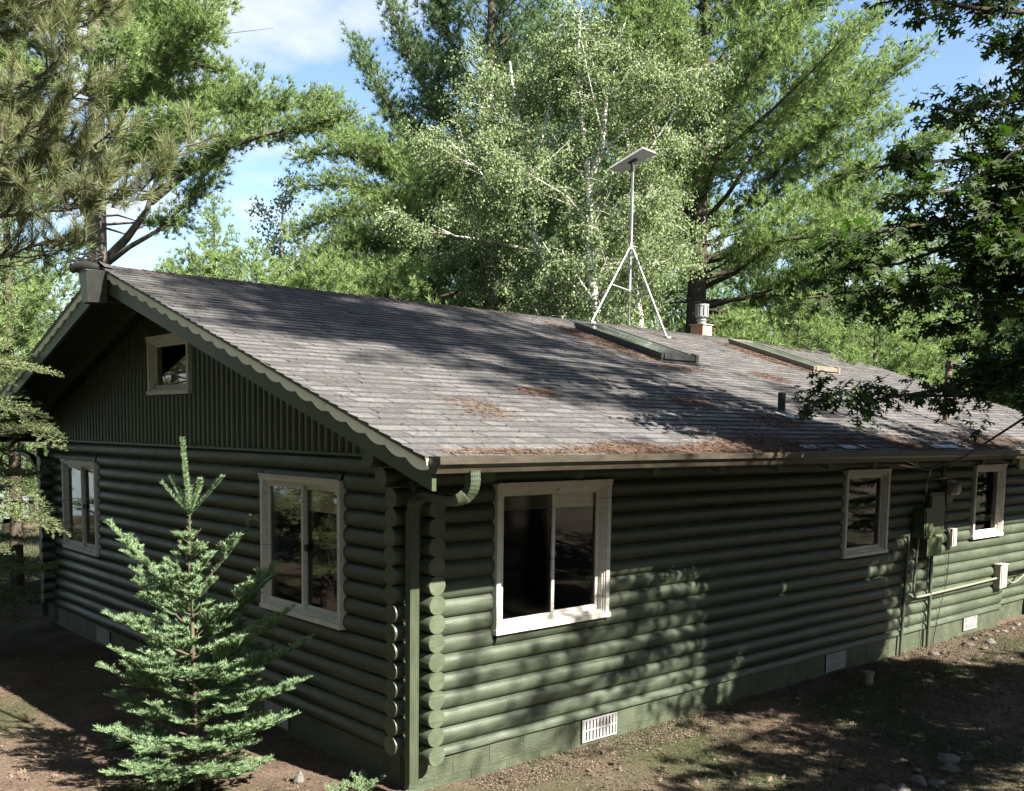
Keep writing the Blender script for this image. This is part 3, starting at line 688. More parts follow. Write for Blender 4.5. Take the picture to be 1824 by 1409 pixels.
# barge boards and scalloped trim on the gable
def rake(xf, sg):
    mb = MB(); mt = MB()
    for side in (0, 1):
        A = [slope_pt(side, xf, -0.03, -0.03), slope_pt(side, xf, HALF, -0.03), slope_pt(side, xf, HALF, -0.245), slope_pt(side, xf, -0.03, -0.2)]
        mb.hexa(A+[(p[0]+sg*0.035, p[1], p[2]) for p in A])
        n = 300; per = 0.236; prev = None; tk = 0.018; xo = xf-sg*tk; top = []; bot = []
        for i in range(n+1):
            s = HALF*i/n; ph = (s % per)/per; d = 0.068+0.034*abs(math.sin(math.pi*ph))**0.8
            top.append(slope_pt(side, 0, s, -0.003)); bot.append(slope_pt(side, 0, s, -0.003-d))
        vs = []
        for t_, b_ in zip(top, bot): vs += [(xo, t_[1], t_[2]), (xo, b_[1], b_[2]), (xf, b_[1], b_[2]), (xf, t_[1], t_[2])]
        fs = []
        for i in range(n):
            k = 4*i
            for j in range(4): fs.append((k+j, k+(j+1) % 4, k+4+(j+1) % 4, k+4+j))
        fs += [(0, 1, 2, 3), (4*n, 4*n+1, 4*n+2, 4*n+3)]; mt.add(vs, fs, 0)
        # small drip moulding on top of the trim
        mm_ = 1; q = [slope_pt(side, xo-sg*0.012, -0.0, 0.0), slope_pt(side, xo-sg*0.012, HALF, 0.0), slope_pt(side, xo-sg*0.012, HALF, -0.022), slope_pt(side, xo-sg*0.012, 0, -0.022)]
        mt.hexa(q+[(p[0]+sg*0.011, p[1], p[2]) for p in q], 1)
    mb.build('barge_board', MT['fascia'], house); mt.build('scalloped_trim', [MT['scallop'], MT['dripedge']], house)
rake(X0, 1); rake(X1, -1)
# ridge beam and its metal cover
mb = MB(); mb.box((X0+0.04, WID/2-0.1, ZRIDGE-0.36), (0.0, WID/2+0.1, ZRIDGE-0.08)); mb.build('ridge_beam', MT['soffit'], house)
mb = MB(); yc = WID/2-0.02; zt, zb = 4.43, 4.11
fr_ = [(-0.99, yc-0.12, zt), (-0.99, yc+0.12, zt), (-0.97, yc+0.075, zb), (-0.97, yc-0.075, zb)]
bk = [(-0.8, yc-0.20, zt), (-0.8, yc+0.20, zt), (-0.8, yc+0.16, zb), (-0.8, yc-0.16, zb)]
mb.hexa(fr_+bk); mb.box((-1.0, yc-0.13, zt-0.004), (-0.8, yc+0.13, zt+0.008)); mb.build('beam_cover', MT['sky_frame'], house)

# gutter
prof = [(0, 0), (0, 0.105), (0.006, 0.105), (0.006, 0.006), (0.055, 0.006), (0.075, 0.045), (0.1, 0.062), (0.108, 0.098), (0.098, 0.098), (0.098, 0.107), (0.116, 0.107), (0.116, 0.06), (0.085, 0.038), (0.064, 0)]
mb = MB(); vs = []
xs_ = [X0-0.0, *np.arange(0.5, X1, 1.5), X1]
for x in xs_:
    sag = 0.004*math.sin(x*0.7)
    for a, b in prof: vs.append((x, -EV-0.004-a, ZE-0.095+b+sag))
n = len(prof); fs = [(i*n+j, i*n+(j+1) % n, (i+1)*n+(j+1) % n, (i+1)*n+j) for i in range(len(xs_)-1) for j in range(n)]
mb.add(vs, fs, 0)
for x, dx in ((X0-0.003, 0.005), (X1-0.002, 0.005)):
    cap = [(x, -EV-0.003, ZE-0.095), (x, -EV-0.07, ZE-0.095), (x, -EV-0.118, ZE-0.035), (x, -EV-0.118, ZE+0.014), (x, -EV-0.003, ZE+0.012)]
    k = len(cap); mb.add(cap+[(p[0]+dx, p[1], p[2]) for p in cap], [tuple(range(k)), tuple(range(k, 2*k))[::-1]]+[(i, (i+1) % k, k+(i+1) % k, k+i) for i in range(k)], 0)
gut = mb.build('gutter', MT['gutter'], house)
mb = MB(); mb.add([(X0+0.02, -EV-0.007, ZE-0.03), (X1, -EV-0.007, ZE-0.03), (X1, -EV-0.1, ZE-0.03), (X0+0.02, -EV-0.1, ZE-0.03)], [(0, 3, 2, 1)]); mb.build('gutter_debris', MT['felt'], gut)
mb = MB(); mb.box((X0+0.04, -EV+0.0, ZE-0.105), (X1-0.04, -EV+0.028, ZE-0.035)); mb.build('fascia', MT['fascia'], house)
# downspout with corrugated elbows
def flute(w, d, ribs=4, amp=0.004):
    p = []
    for (ax, ay), (bx, by) in (((-w, -d), (w, -d)), ((w, -d), (w, d)), ((w, d), (-w, d)), ((-w, d), (-w, -d))):
        n = ribs*4
        for i in range(n):
            t = i/n; k = amp*(1 if (i//2) % 2 else 0) if 0.1 < t < 0.9 else 0
            nx, ny = (by-ay), -(bx-ax); l = math.hypot(nx, ny); p.append((ax+(bx-ax)*t-nx/l*k, ay+(by-ay)*t-ny/l*k))
    return p
mb = MB(); px_, py_ = -0.098, -0.098
xo, yo = -0.45, -EV-0.055
gp = on(842, 842, 1, yo); xo = float(gp[0])
path = [np.array(p) for p in [(xo, yo, ZE-0.08), (xo, yo, ZE-0.17), (xo-0.01, yo+0.03, ZE-0.235), (xo-0.05, yo+0.11, ZE-0.29)]]
end_ = np.array([px_+0.03, py_-0.12, 2.33])
for t in (0.33, 0.66, 1.0): path.append(path[3]*(1-t)+end_*t)
path += [np.array([px_, py_-0.03, 2.27]), np.array([px_, py_, 2.19])]
elbow = smooth_curve(path, 6)
side = np.array([0.8, -0.6, 0])
def spout(mb, pts, prof, crimps=False):
    n = len(prof); vs = []; pts = [np.array(p) for p in pts]
    for i, p in enumerate(pts):
        t = pts[min(i+1, len(pts)-1)]-pts[max(i-1, 0)]; t = t/np.linalg.norm(t); a = np.array([1., 0, 0]); a = a-t*(a@t); a /= np.linalg.norm(a); b = np.cross(t, a)
        k = 1.0-0.07*(i % 2) if crimps else 1.0
        for q in prof: vs.append(p+a*q[0]*k+b*q[1]*k)
    mb.add(vs, [(i*n+j, i*n+(j+1) % n, (i+1)*n+(j+1) % n, (i+1)*n+j) for i in range(len(pts)-1) for j in range(n)], 0); return vs
PF = flute(0.042, 0.031)
spout(mb, elbow, PF, True)
spout(mb, [(px_, py_, 2.2), (px_, py_, 1.0), (px_, py_, 0.03)], [(a*1.03, b*1.03) for a, b in PF])
spout(mb, smooth_curve([(px_, py_, 0.05), (px_-0.02, py_-0.01, -0.02), (px_-0.08, py_-0.06, -0.06), (px_-0.17, py_-0.13, -0.07)], 4), [(a*1.1, b*1.1) for a, b in PF], True)
mb.build('downspout', MT['spout'], house)
mb = MB(); spout(mb, [(-0.1, WID+0.1, 2.5), (-0.1, WID+0.1, 0.0)], PF); spout(mb, [(-0.1, WID+EV, 2.45), (-0.1, WID+0.5, 2.35), (-0.1, WID+0.1, 2.15)], PF); mb.build('rear_downspout', MT['spout'], house)
mb = MB(); mb.box((X0, WID+EV+0.004, ZE-0.09), (X1, WID+EV+0.12, ZE+0.01)); mb.build('rear_gutter', MT['gutter'], house)

# skylights
def skylight(x0, x1, s0, s1, h, mf, label):
    mb = MB()
    def sl_box(a, b, p, q, h0, h1, m=0):
        A = [slope_pt(0, a, p, h0), slope_pt(0, b, p, h0), slope_pt(0, b, q, h0), slope_pt(0, a, q, h0)]; B_ = [slope_pt(0, a, p, h1), slope_pt(0, b, p, h1), slope_pt(0, b, q, h1), slope_pt(0, a, q, h1)]
        mb.hexa(A+B_, m)
    t = 0.05
    sl_box(x0-0.05, x1+0.05, s0-0.07, s1+0.05, 0.012, 0.02); 
    sl_box(x0, x0+t, s0, s1, 0.02, h); sl_box(x1-t, x1, s0, s1, 0.02, h); sl_box(x0+t, x1-t, s0, s0+t, 0.02, h-0.001); sl_box(x0+t, x1-t, s1-t, s1, 0.02, h-0.001)
    sl_box(x0-0.012, x0+t*0.7, s0-0.012, s1+0.01, h*0.55, h+0.012); sl_box(x1-t*0.7, x1+0.012, s0-0.012, s1+0.01, h*0.55, h+0.012); sl_box(x0+t*0.7, x1-t*0.7, s0-0.03, s0+t*0.8, h*0.5, h+0.016); sl_box(x0+t*0.7, x1-t*0.7, s1-t*0.6, s1+0.01, h*0.5, h+0.013)
    sl_box(x1-0.02, x1+0.045, s0-0.035, s0+0.05, h*0.3, h+0.03)
    fr = mb.build('skylight', MT[mf], house); fr['label'] = label
    mb = MB(); sl_box(x0+t*0.7, x1-t*0.7, s0+t*0.8, s1-t*0.6, h-0.004, h+0.004)
    mb.build('pane', MT['sky_glass'], fr)
a0_ = roofz
skylight(5.60, 6.30, 2.17+EV, 3.75+EV, 0.10, 'sky_frame', 'black framed skylight below the tripod')
skylight(9.50, 10.2, 2.30+EV, 3.92+EV, 0.09, 'sky_brown', 'brown framed skylight right of the chimney')
# vent stack and flashings
rp_ = lambda x, y, h=0: (x, y, roofz(y)+h)
mb = MB(); mb.tube([rp_(5.06, 0.0, -0.05), (5.06, 0.0, vz(699, 5.06, 0.0))], 0.043, 14); mb.tube([rp_(5.06, 0, 0.0), rp_(5.06, 0, 0.05)], [0.075, 0.036], 14)
st_ = mb.build('vent_stack', MT['cable'], house)
def plate(x0, x1, y0, y1, h, name='roof_flashing'):
    mb = MB(); A = [rp_(x0, y0, h), rp_(x1, y0, h), rp_(x1, y1, h+0.003), rp_(x0, y1, h+0.003)]; mb.hexa([(p[0], p[1], p[2]-0.003) for p in A]+A); mb.build(name, MT['flash'], house)
plate(4.93, 5.2, -0.18, 0.02, 0.019)
for a, b in ((3.75, 4.0), (4.45, 4.75), (4.85, 4.95), (6.4, 7.0), (8.7, 9.4)): plate(a, b, -EV+0.06, -EV+0.14+0.03*(a % 1), 0.020)
# chimney with metal cap
mb = MB(); cx_, cy_ = 10.18, 5.02; cz_t = vz(580, cx_, cy_); h_ = 0.135
mb.box((cx_-h_, cy_-h_, roofz(cy_)-0.1), (cx_+h_, cy_+h_, cz_t)); ch = mb.build('chimney', MT['terra'], house)
mb = MB(); mb.box((cx_-h_-0.02, cy_-h_-0.02, cz_t), (cx_+h_+0.02, cy_+h_+0.02, cz_t+0.018))
z_ = cz_t+0.018; k_ = 0.0109*1.0
mb.tube([(cx_, cy_, z_), (cx_, cy_, z_+0.13)], 0.075, 20); mb.tube([(cx_, cy_, z_+0.07), (cx_, cy_, z_+0.085)], 0.095, 20); mb.tube([(cx_, cy_, z_+0.13), (cx_, cy_, z_+0.15)], 0.11, 20)
mb.tube([(cx_, cy_, z_+0.15), (cx_, cy_, z_+0.33)], 0.078, 20, 1); mb.tube([(cx_, cy_, z_+0.33), (cx_, cy_, z_+0.36)], 0.125, 20)
for i in range(10):
    a = 2*math.pi*i/10; c_, s2 = math.cos(a), math.sin(a); p = np.array([cx_+c_*0.115, cy_+s2*0.115, 0]); t_ = np.array([-s2, c_, 0])*0.024; nn_ = np.array([c_, s2, 0])*0.002
    mb.hexa([p-t_-nn_+[0, 0, z_+0.14], p+t_-nn_+[0, 0, z_+0.14], p+t_+nn_+[0, 0, z_+0.14], p-t_+nn_+[0, 0, z_+0.14], p-t_-nn_+[0, 0, z_+0.345], p+t_-nn_+[0, 0, z_+0.345], p+t_+nn_+[0, 0, z_+0.345], p-t_+nn_+[0, 0, z_+0.345]])
mb.build('chimney_cap', [MT['steel'], MT['ltpipe']], ch)

# ------------------------------------------------------------------ dish tripod on the ridge
TX, TY = 7.6, 4.5
zj = vz(443, TX, TY); zbt = vz(520, TX, TY); ztp = vz(292, TX, TY)
tri = empty('antenna_tripod', rp_(TX, TY), 'grey steel tripod mast standing on the roof ridge behind the black skylight', 'antenna mast')
mb = MB(); mb.tube([(TX, TY, zbt), (TX, TY, zj+0.25), (TX, TY, zj+0.9)], 0.026, 12); mb.tube([(TX, TY, zj+0.8), (TX, TY, ztp)], 0.021, 12); mb.tube([(TX, TY, zj-0.02), (TX, TY, zj+0.04)], 0.045, 12); mb.build('mast', MT['steel'], tri)
feet = [(6.66, 4.44), (7.77, 3.86), (8.22, 5.05)]
for fx, fy in feet:
    mb = MB(); f = np.array(rp_(fx, fy, 0.02)); t_ = np.array([TX, TY, zj]); o_ = unit(np.array([fx-TX, fy-TY, 0]))*0.035
    mb.tube([f, t_+o_], 0.016, 10); mb.box(tuple(f-[0.05, 0.05, 0.02]), tuple(f+[0.05, 0.05, 0.012])); mb.build('leg', MT['steel'], tri)
    mb = MB(); m_ = f*0.5+(t_+o_)*0.5; q_ = np.array([TX, TY, zbt+0.02]); mm = f+(t_+o_-f)*((zbt+0.07-f[2])/(zj-f[2])); mb.tube([mm, q_], 0.011, 8); mb.build('brace', MT['steel'], tri)
mb = MB(); mb.tube(smooth_curve([(TX-0.02, TY-0.03, ztp-0.1), (TX-0.09, TY-0.08, ztp-0.02), (TX-0.06, TY-0.06, ztp-0.35), (TX-0.03, TY-0.03, ztp-0.9), (TX-0.03, TY-0.03, zj+0.1)], 8), 0.006, 6); mb.build('cable', MT['cable'], tri)
# flat dish panel : corners surveyed
dish = empty('satellite_dish', (TX, TY, ztp), 'flat white satellite dish panel on top of the tall tripod mast', 'satellite dish')
depth = float((np.array([TX, TY, ztp])-CAM)@FW)
c1 = at(1081, 303, depth+0.04); c2 = at(1140, 267, depth-0.23); c3 = at(1163, 276, depth-0.04); c4 = c1+(c3-c2)
nrm = unit(np.cross(c2-c1, c4-c1)); nrm = nrm if nrm[2] > 0 else -nrm
mid = (c1+c2+c3+c4)/4; tgt = np.array([TX, TY, ztp+0.045]); sh = tgt-mid
cs4 = [c+sh for c in (c1, c2, c3, c4)]
mb = MB(); mb.hexa(cs4+[c+nrm*0.028 for c in cs4]); mb.build('panel', MT['dish'], dish)
mb = MB(); A = [tgt+(c-tgt)*0.22 for c in cs4]; mb.hexa([a-nrm*0.02 for a in A]+[a-nrm*0.001 for a in A]); mb.tube([(TX, TY, ztp-0.12), (TX, TY, ztp+0.03)], 0.03, 12); mb.build('bracket', MT['dkmetal'], dish)

# ------------------------------------------------------------------ service mast and electrical gear on the front wall
sm = empty('service_mast', rp_(8.71, -0.18), 'weathered service mast with looped cables rising through the lower roof', 'utility mast')
smx, smy = 8.71, -0.18; smz = vz(655, smx, smy)
mb = MB(); mb.tube([(smx+0.2, -0.095, 2.2), (smx+0.2, -0.095, 2.6)], 0.03, 10); mb.tube([rp_(smx, smy, -0.1), (smx, smy, smz)], 0.042, 12); mb.tube([rp_(smx, smy, 0.0), rp_(smx, smy, 0.05)], [0.1, 0.048], 12); mb.build('pole', MT['ltbark'], sm)
mb = MB(); mb.tube([(smx, smy, smz-0.02), (smx+0.0, smy-0.02, smz+0.06), (smx-0.03, smy-0.08, smz+0.05)], [0.055, 0.06, 0.045], 12); mb.build('weatherhead', MT['ltbark'], sm)
for k in range(3):
    mb = MB(); o_ = 0.02*k; mb.tube(smooth_curve([(smx-0.02, smy-0.06, smz+0.05), (smx+0.08+o_, smy-0.12, smz+0.03), (smx+0.13+o_, smy-0.14, smz-0.1-o_), (smx+0.06+o_, smy-0.1, smz-0.22-o_), (smx+0.01, smy-0.05, smz-0.27)], 6), 0.006, 6); mb.build('cable', MT['cable'], sm)
def metalbox(x0, x1, z0, z1, d, name, label, cat, m='box', door=True, extra=None, lid=True):
    e = empty(name, (x0, 0, z0), label, cat, None); mb = MB(); y0 = -0.036; mb.box((x0, y0-d, z0), (x1, y0, z1)); mb.build('case', MT[m], e)
    if door:
        mb = MB(); t = 0.03; mb.box((x0+t, y0-d-0.012, z0+t), (x1-t, y0-d-0.001, z1-t)); mb.build('door', MT[m], e)
    if lid:
        mb = MB(); mb.box((x0-0.008, y0-d-0.015, z1+0.001), (x1+0.008, y0, z1+0.014)); mb.build('lid', MT[m], e)
    return e
metalbox(8.22, 8.47, 1.47, 1.86, 0.16, 'electrical_box', 'deep green electrical box, leftmost of the boxes beside the meter', 'electrical box')
metalbox(8.545, 8.99, 1.48, 2.05, 0.07, 'breaker_panel', 'tall flat green breaker panel with a raised door left of the meter', 'electrical panel')
metalbox(8.40, 8.83, 1.215, 1.455, 0.13, 'junction_box', 'plain green box mounted lowest beneath the breaker panel', 'electrical box', door=False, lid=False)
em = empty('electric_meter', (9.16, 0, 1.9), 'round glass electric meter on a green base right of the breaker panel', 'electric meter')
mb = MB(); mb.box((8.98, -0.13, 2.0), (9.25, -0.036, 2.22)); mb.box((9.02, -0.115, 1.905), (9.21, -0.036, 1.999)); mb.build('base', MT['box'], em)
mb = MB(); mb.tube([(9.13, -0.13, 2.1), (9.13, -0.15, 2.1)], 0.095, 20); mb.build('ring', MT['steel'], em)
mb = MB(); mb.tube([(9.13, -0.15, 2.1), (9.13, -0.21, 2.1), (9.13, -0.235, 2.1)], [0.085, 0.083, 0.06], 20); mb.build('dial_glass', MT['meterglass'], em)
ph = metalbox(9.28, 9.42, 1.285, 1.53, 0.07, 'phone_box', 'small off white utility box with wires right of the green boxes', 'utility box', 'offwhite', door=True, lid=False)
mb = MB(); rr = random.Random(3)
for k in range(5): mb.tube(smooth_curve([(9.22+0.01*k, -0.06, 1.56), (9.24+rr.uniform(-.03, .03), -0.09, 1.46), (9.25+rr.uniform(-.03, .03), -0.09, 1.36), (9.28+rr.uniform(-.02, .02), -0.07, 1.25)], 6), 0.005, 5)
mb.tube(smooth_curve([(9.1, -0.06, 1.9), (9.14, -0.07, 1.82), (9.2, -0.06, 1.75), (9.12, -0.06, 1.62), (9.24, -0.07, 1.54)], 6), 0.007, 6); mb.build('wires', MT['cable'], ph)
def run(name, pts, r, m, label, cat='conduit', sm_=False):
    mb = MB(); pts = smooth_curve(pts, 6) if sm_ else pts; mb.tube(pts, r, 8); o = mb.build(name, MT[m], None, (pts[0][0], pts[0][1], pts[-1][2])); tag(o, label, cat); return o
run('conduit', [(8.07, -0.06, 1.5), (8.04, -0.06, 0.6), (8.01, -0.055, -0.2)], 0.022, 'pipe', 'dark vertical conduit, leftmost of those running into the ground')
run('conduit', [(8.74, -0.075, 1.22), (8.765, -0.07, 0.5), (8.785, -0.06, -0.2)], 0.026, 'pipe', 'thick dark conduit dropping from the lowest green box to the ground')
run('conduit', [(8.3, -0.09, 1.48), (8.27, -0.075, 0.95), (8.26, -0.075, 0.8), (8.27, -0.075, 0.72), (8.33, -0.075, 0.655), (8.5, -0.075, 0.65), (10.0, -0.075, 0.665), (10.95, -0.08, 0.68)], 0.017, 'ltpipe', 'pale conduit bending and running along the logs to the corner box')
run('cable', [(9.3, -0.06, 1.28), (9.29, -0.06, 0.9), (9.22, -0.055, 0.6), (9.1, -0.055, 0.35), (9.06, -0.02, 0.0), (9.05, -0.03, -0.12)], 0.006, 'cable', 'thin black cable hanging from the off white box to the ground', 'cable', True)
run('cable', [(8.69, -0.06, 1.22), (8.67, -0.055, 0.7), (8.66, -0.05, 0.4), (8.66, -0.02, -0.12)], 0.006, 'cable', 'thin cable running down the logs beside the thick conduit', 'cable', True)
metalbox(10.92, 11.17, 0.53, 0.88, 0.10, 'corner_box', 'upright grey green utility box on the wall corner above the rocks', 'utility box', 'offwhite')
run('cable', [(11.2, -0.08, 0.66), (11.5, -0.1, 0.56), (12.0, -0.05, 0.62), (12.6, -0.05, 0.85)], 0.012, 'ltpipe', 'grey cable drooping right from the corner box', 'cable', True)
mb = MB(); b_ = (6.21, -0.569, -0.12); mb.tube([(6.21, -0.569, -0.2), (6.21, -0.569, 0.03)], 0.055, 16); mb.tube([(6.21, -0.569, 0.03), (6.21, -0.569, 0.06)], 0.066, 16)
tag(mb.build('cleanout_pipe', MT['ltpipe'], None, b_), 'short capped cleanout pipe standing in the grass near the second vent', 'pipe')

# ================================================================== background trees
def A(pts): return [at(*p) for p in pts]
def ground_under(u, d, v=900):
    p = at(u, v, d); return (float(p[0]), float(p[1]), gz(p[0], p[1])-0.05)
def zrow(v, base): return vz(v, base[0], base[1])
# big old white pine behind the gable, left
b = ground_under(188, 19)
ex = [(A([(182, 470, 19), (225, 425, 18.8), (262, 375, 18.6), (275, 330, 18.5), (300, 280, 18.4)]), 0.095, 0.75),
      (A([(268, 360, 18.6), (330, 310, 18.3), (390, 268, 18.0), (470, 240, 17.8), (540, 225, 17.7), (625, 205, 17.6)]), 0.075, 0.22),
      (A([(275, 345, 18.6), (350, 300, 18.4), (400, 262, 18.3), (450, 205, 18.2), (520, 190, 18.1), (590, 180, 18)]), 0.07, 0.3),
      (A([(190, 330, 19), (280, 250, 18.6), (340, 205, 18.4), (400, 200, 18.3), (450, 195, 18.2)]), 0.07, 0.3),
      (A([(200, 230, 19), (260, 130, 18.7), (330, 110, 18.6), (400, 125, 18.5), (412, 130, 18.5)]), 0.08, 0.25),
      (A([(200, 180, 19), (290, 90, 18.7), (340, 50, 18.5), (375, 65, 18.4)]), 0.07, 0.2),
      (A([(200, 100, 19), (280, 20, 18.7), (350, -20, 18.5), (400, 0, 18.4)]), 0.07, 0.2),
      (A([(190, 470, 19), (230, 440, 18.6), (300, 400, 18.4), (345, 340, 18.3), (380, 320, 18.2)]), 0.06, 0.45),
      (A([(185, 400, 19), (260, 395, 18.8), (320, 400, 18.6)]), 0.03, 0.5),
      (A([(170, 400, 19), (120, 330, 18.6), (90, 260, 18.4), (60, 180, 18.3)]), 0.1, 0.4),
      (A([(240, 120, 19), (320, 65, 18.6), (400, 60, 18.5), (488, 50, 18.4)]), 0.018, 1.0),
      (A([(250, 180, 19), (300, 160, 18.6), (330, 155, 18.5)]), 0.014, 1.0)]
pine('old_pine', 'huge old pine with a thick grey trunk and a long limb reaching right', b, 17, 7.6, 3.0, 101, 0.24, 84, (0.1, 0.9), extra=ex, nd=(15, 0.12, 0.013), m='needle', bark='ltbark',
     group='pines behind the cabin', sides=(0.34, 1.1), dead=4, mult=6)
# slim distant pine left
b = ground_under(388, 36); pine('distant_pine', 'slim distant pine seen through the sky gap left of centre', b, zrow(350, b)-b[2], 3, 2.3, 102, 0.14, 44, (0.1, 0.9), nd=(11, 0.18, 0.024), sides=(0.35, 0.9), tstep=0.2, step=0.3, group='pines behind the cabin', thick=0.14)
# low bright pines peeping over the ridge
for k, (u, d, v, r, sd_) in enumerate(((350, 17, 470, 1.6, 111), (455, 17.5, 462, 1.9, 112), (585, 18, 488, 2.1, 113), (690, 18, 480, 1.8, 114))):
    b = ground_under(u, d)
    pine('low_pine', ['low bright pine just showing above the ridge, leftmost of the low ones', 'low bushy pine above the ridge below the slim distant pine', 'low spreading pine above the ridge left of the birches', 'low pine above the ridge touching the birch leaves'][k],
         b, zrow(v, b)-b[2], 2.5, r, sd_, 0.09, 40, (0.1, 0.8), nd=(14, 0.12, 0.0145), sides=(0.35, 0.8), group='pines behind the cabin', shape=lambda f: (1-f)**0.5, thick=0.12)
# mid pine mass with limbs rising to the left
b = ground_under(770, 22)
ex = [(A([(790, 400, 22), (700, 370, 21.5), (600, 380, 21.2), (520, 420, 21.0)]), 0.06, 0.2), (A([(800, 330, 22), (700, 310, 21.5), (600, 270, 21.2), (530, 280, 21)]), 0.06, 0.2),
      (A([(790, 450, 22), (680, 430, 21.5), (590, 450, 21.2), (510, 470, 21)]), 0.06, 0.15), (A([(790, 400, 22), (690, 350, 21.7), (610, 330, 21.4), (540, 330, 21.2)]), 0.06, 0.2),
      (A([(860, 380, 22.5), (760, 330, 22), (690, 290, 21.6), (620, 245, 21.4), (560, 215, 21.2)]), 0.06, 0.25), (A([(800, 480, 22), (700, 470, 21.5), (620, 490, 21.2), (540, 500, 21)]), 0.06, 0.15)]
pine('white_pine', 'broad bright pine with drooping plumes, between the sky gap and the birches', b, zrow(300, b)-b[2], 3.2, 3.4, 103, 0.2, 52, (0.15, 0.75), extra=ex, nd=(14, 0.14, 0.0155), group='pines behind the cabin', sides=(0.34, 1.25), shape=lambda f: (1-f)**0.45, thick=0.13)
# tall dark pine behind, top centre left
b = ground_under(865, 26)
ex = [(A([(880, 330, 26), (780, 300, 25), (700, 200, 24.6), (650, 120, 24.4), (632, 70, 24.3)]), 0.1, 0.3), (A([(880, 280, 26), (780, 200, 25.3), (720, 80, 25), (690, 0, 24.8), (670, -40, 24.7)]), 0.1, 0.25),
      (A([(880, 420, 26), (800, 350, 25), (700, 300, 24.5), (640, 240, 24.2)]), 0.08, 0.3), (A([(880, 200, 26), (820, 120, 25.5), (780, 0, 25), (760, -80, 25)]), 0.1, 0.25)]
pine('tall_pine', 'tall dark pine rising above the birches left of centre', b, 19, 4.5, 3.6, 104, 0.25, 84, (0.2, 1.0), extra=ex, nd=(13, 0.155, 0.019), m='needle_dk', group='pines behind the cabin', sides=(0.33, 1.3), tstep=0.13, step=0.21, shape=lambda f: 0.75*(1-f)**0.6+0.2, thick=0.15)
# the big right pine, trunk forking above the ridge
b = ground_under(1228, 20.5)
rngp = random.Random(7); ex = []
for (u0, v0, u1, v1, u2, v2, bw) in ((1232, 430, 1400, 290, 1640, 90, -1), (1232, 420, 1360, 250, 1560, 30, -1), (1235, 470, 1420, 370, 1700, 235, 0), (1235, 500, 1420, 430, 1640, 330, 0), (1232, 380, 1330, 180, 1460, -40, 1), (1230, 360, 1290, 150, 1370, -80, 1),
        (1236, 540, 1420, 500, 1640, 440, -1), (1225, 400, 1210, 250, 1240, 60, 1), (1236, 560, 1400, 520, 1520, 540, 0), (1225, 430, 1190, 330, 1150, 230, 0), (1236, 450, 1400, 330, 1600, 210, 1), (1236, 470, 1330, 430, 1420, 360, -1), (1236, 520, 1380, 430, 1560, 400, -1.5), (1230, 400, 1270, 300, 1300, 200, -1.5)):
    d = 20.5+bw*1.0
    ex.append((A([(u0, v0, 20.5), ((u0+u1)/2, (v0+v1)/2+12, 20.5+bw*0.4), (u1, v1, d-0.2), ((u1+u2)/2, (v1+v2)/2+4, d-0.5), (u2, v2, d-0.7)]), 0.06, 0.2))
ex += [(A([(1230, 555, 20.4), (1300, 535, 19.8), (1400, 520, 19.4), (1470, 500, 19)]), 0.07, 0.85), (A([(1228, 500, 20.4), (1290, 470, 20), (1350, 420, 19.8)]), 0.04, 0.9), (A([(1225, 450, 20.4), (1180, 420, 20), (1140, 405, 19.7)]), 0.045, 0.9)]
pine('big_pine', 'massive bright pine with sweeping upward limbs and a forked dark trunk, right of the dish', b, 17, 8.0, 3.8, 105, 0.25, 70, (0.3, 1.1), extra=ex, nd=(14, 0.14, 0.0155), bark='bark', group='pines behind the cabin', sides=(0.36, 1.5), tstep=0.12, step=0.19, dead=26, thick=0.14, shape=lambda f: (1-f)**0.5)
# low pines on the right behind the roof
for k, (u, d, v, r, sd_, H_) in enumerate(((1300, 19, 575, 1.5, 121, 0), (1410, 19.5, 512, 2.0, 122, 0), (1545, 20, 545, 2.4, 123, 0), (1680, 21, 590, 2.6, 124, 0), (1800, 22, 520, 2.8, 125, 0), (1640, 26, 430, 3.0, 126, 0), (1780, 28, 330, 3.2, 127, 0))):
    b = ground_under(u, d)
    pine('young_pine', ['young pine right beside the chimney cap', 'rounded bright young pine above the brown skylight', 'young pine above the far end of the ridge', 'young pine behind the looped service mast', 'young pine at the right edge below the oak leaves',
                        'taller pine behind the young ones, seen through the oak', 'farthest pine at the right edge, mostly behind oak leaves'][k], b, zrow(v, b)-b[2], 1.6, r, sd_, 0.1, 44, (0.1, 0.75), nd=(14, 0.14, 0.0155), group='pines behind the cabin',
         sides=(0.36, 0.95), shape=lambda f: (1-f)**0.5, thick=0.13, tstep=0.13, step=0.2)
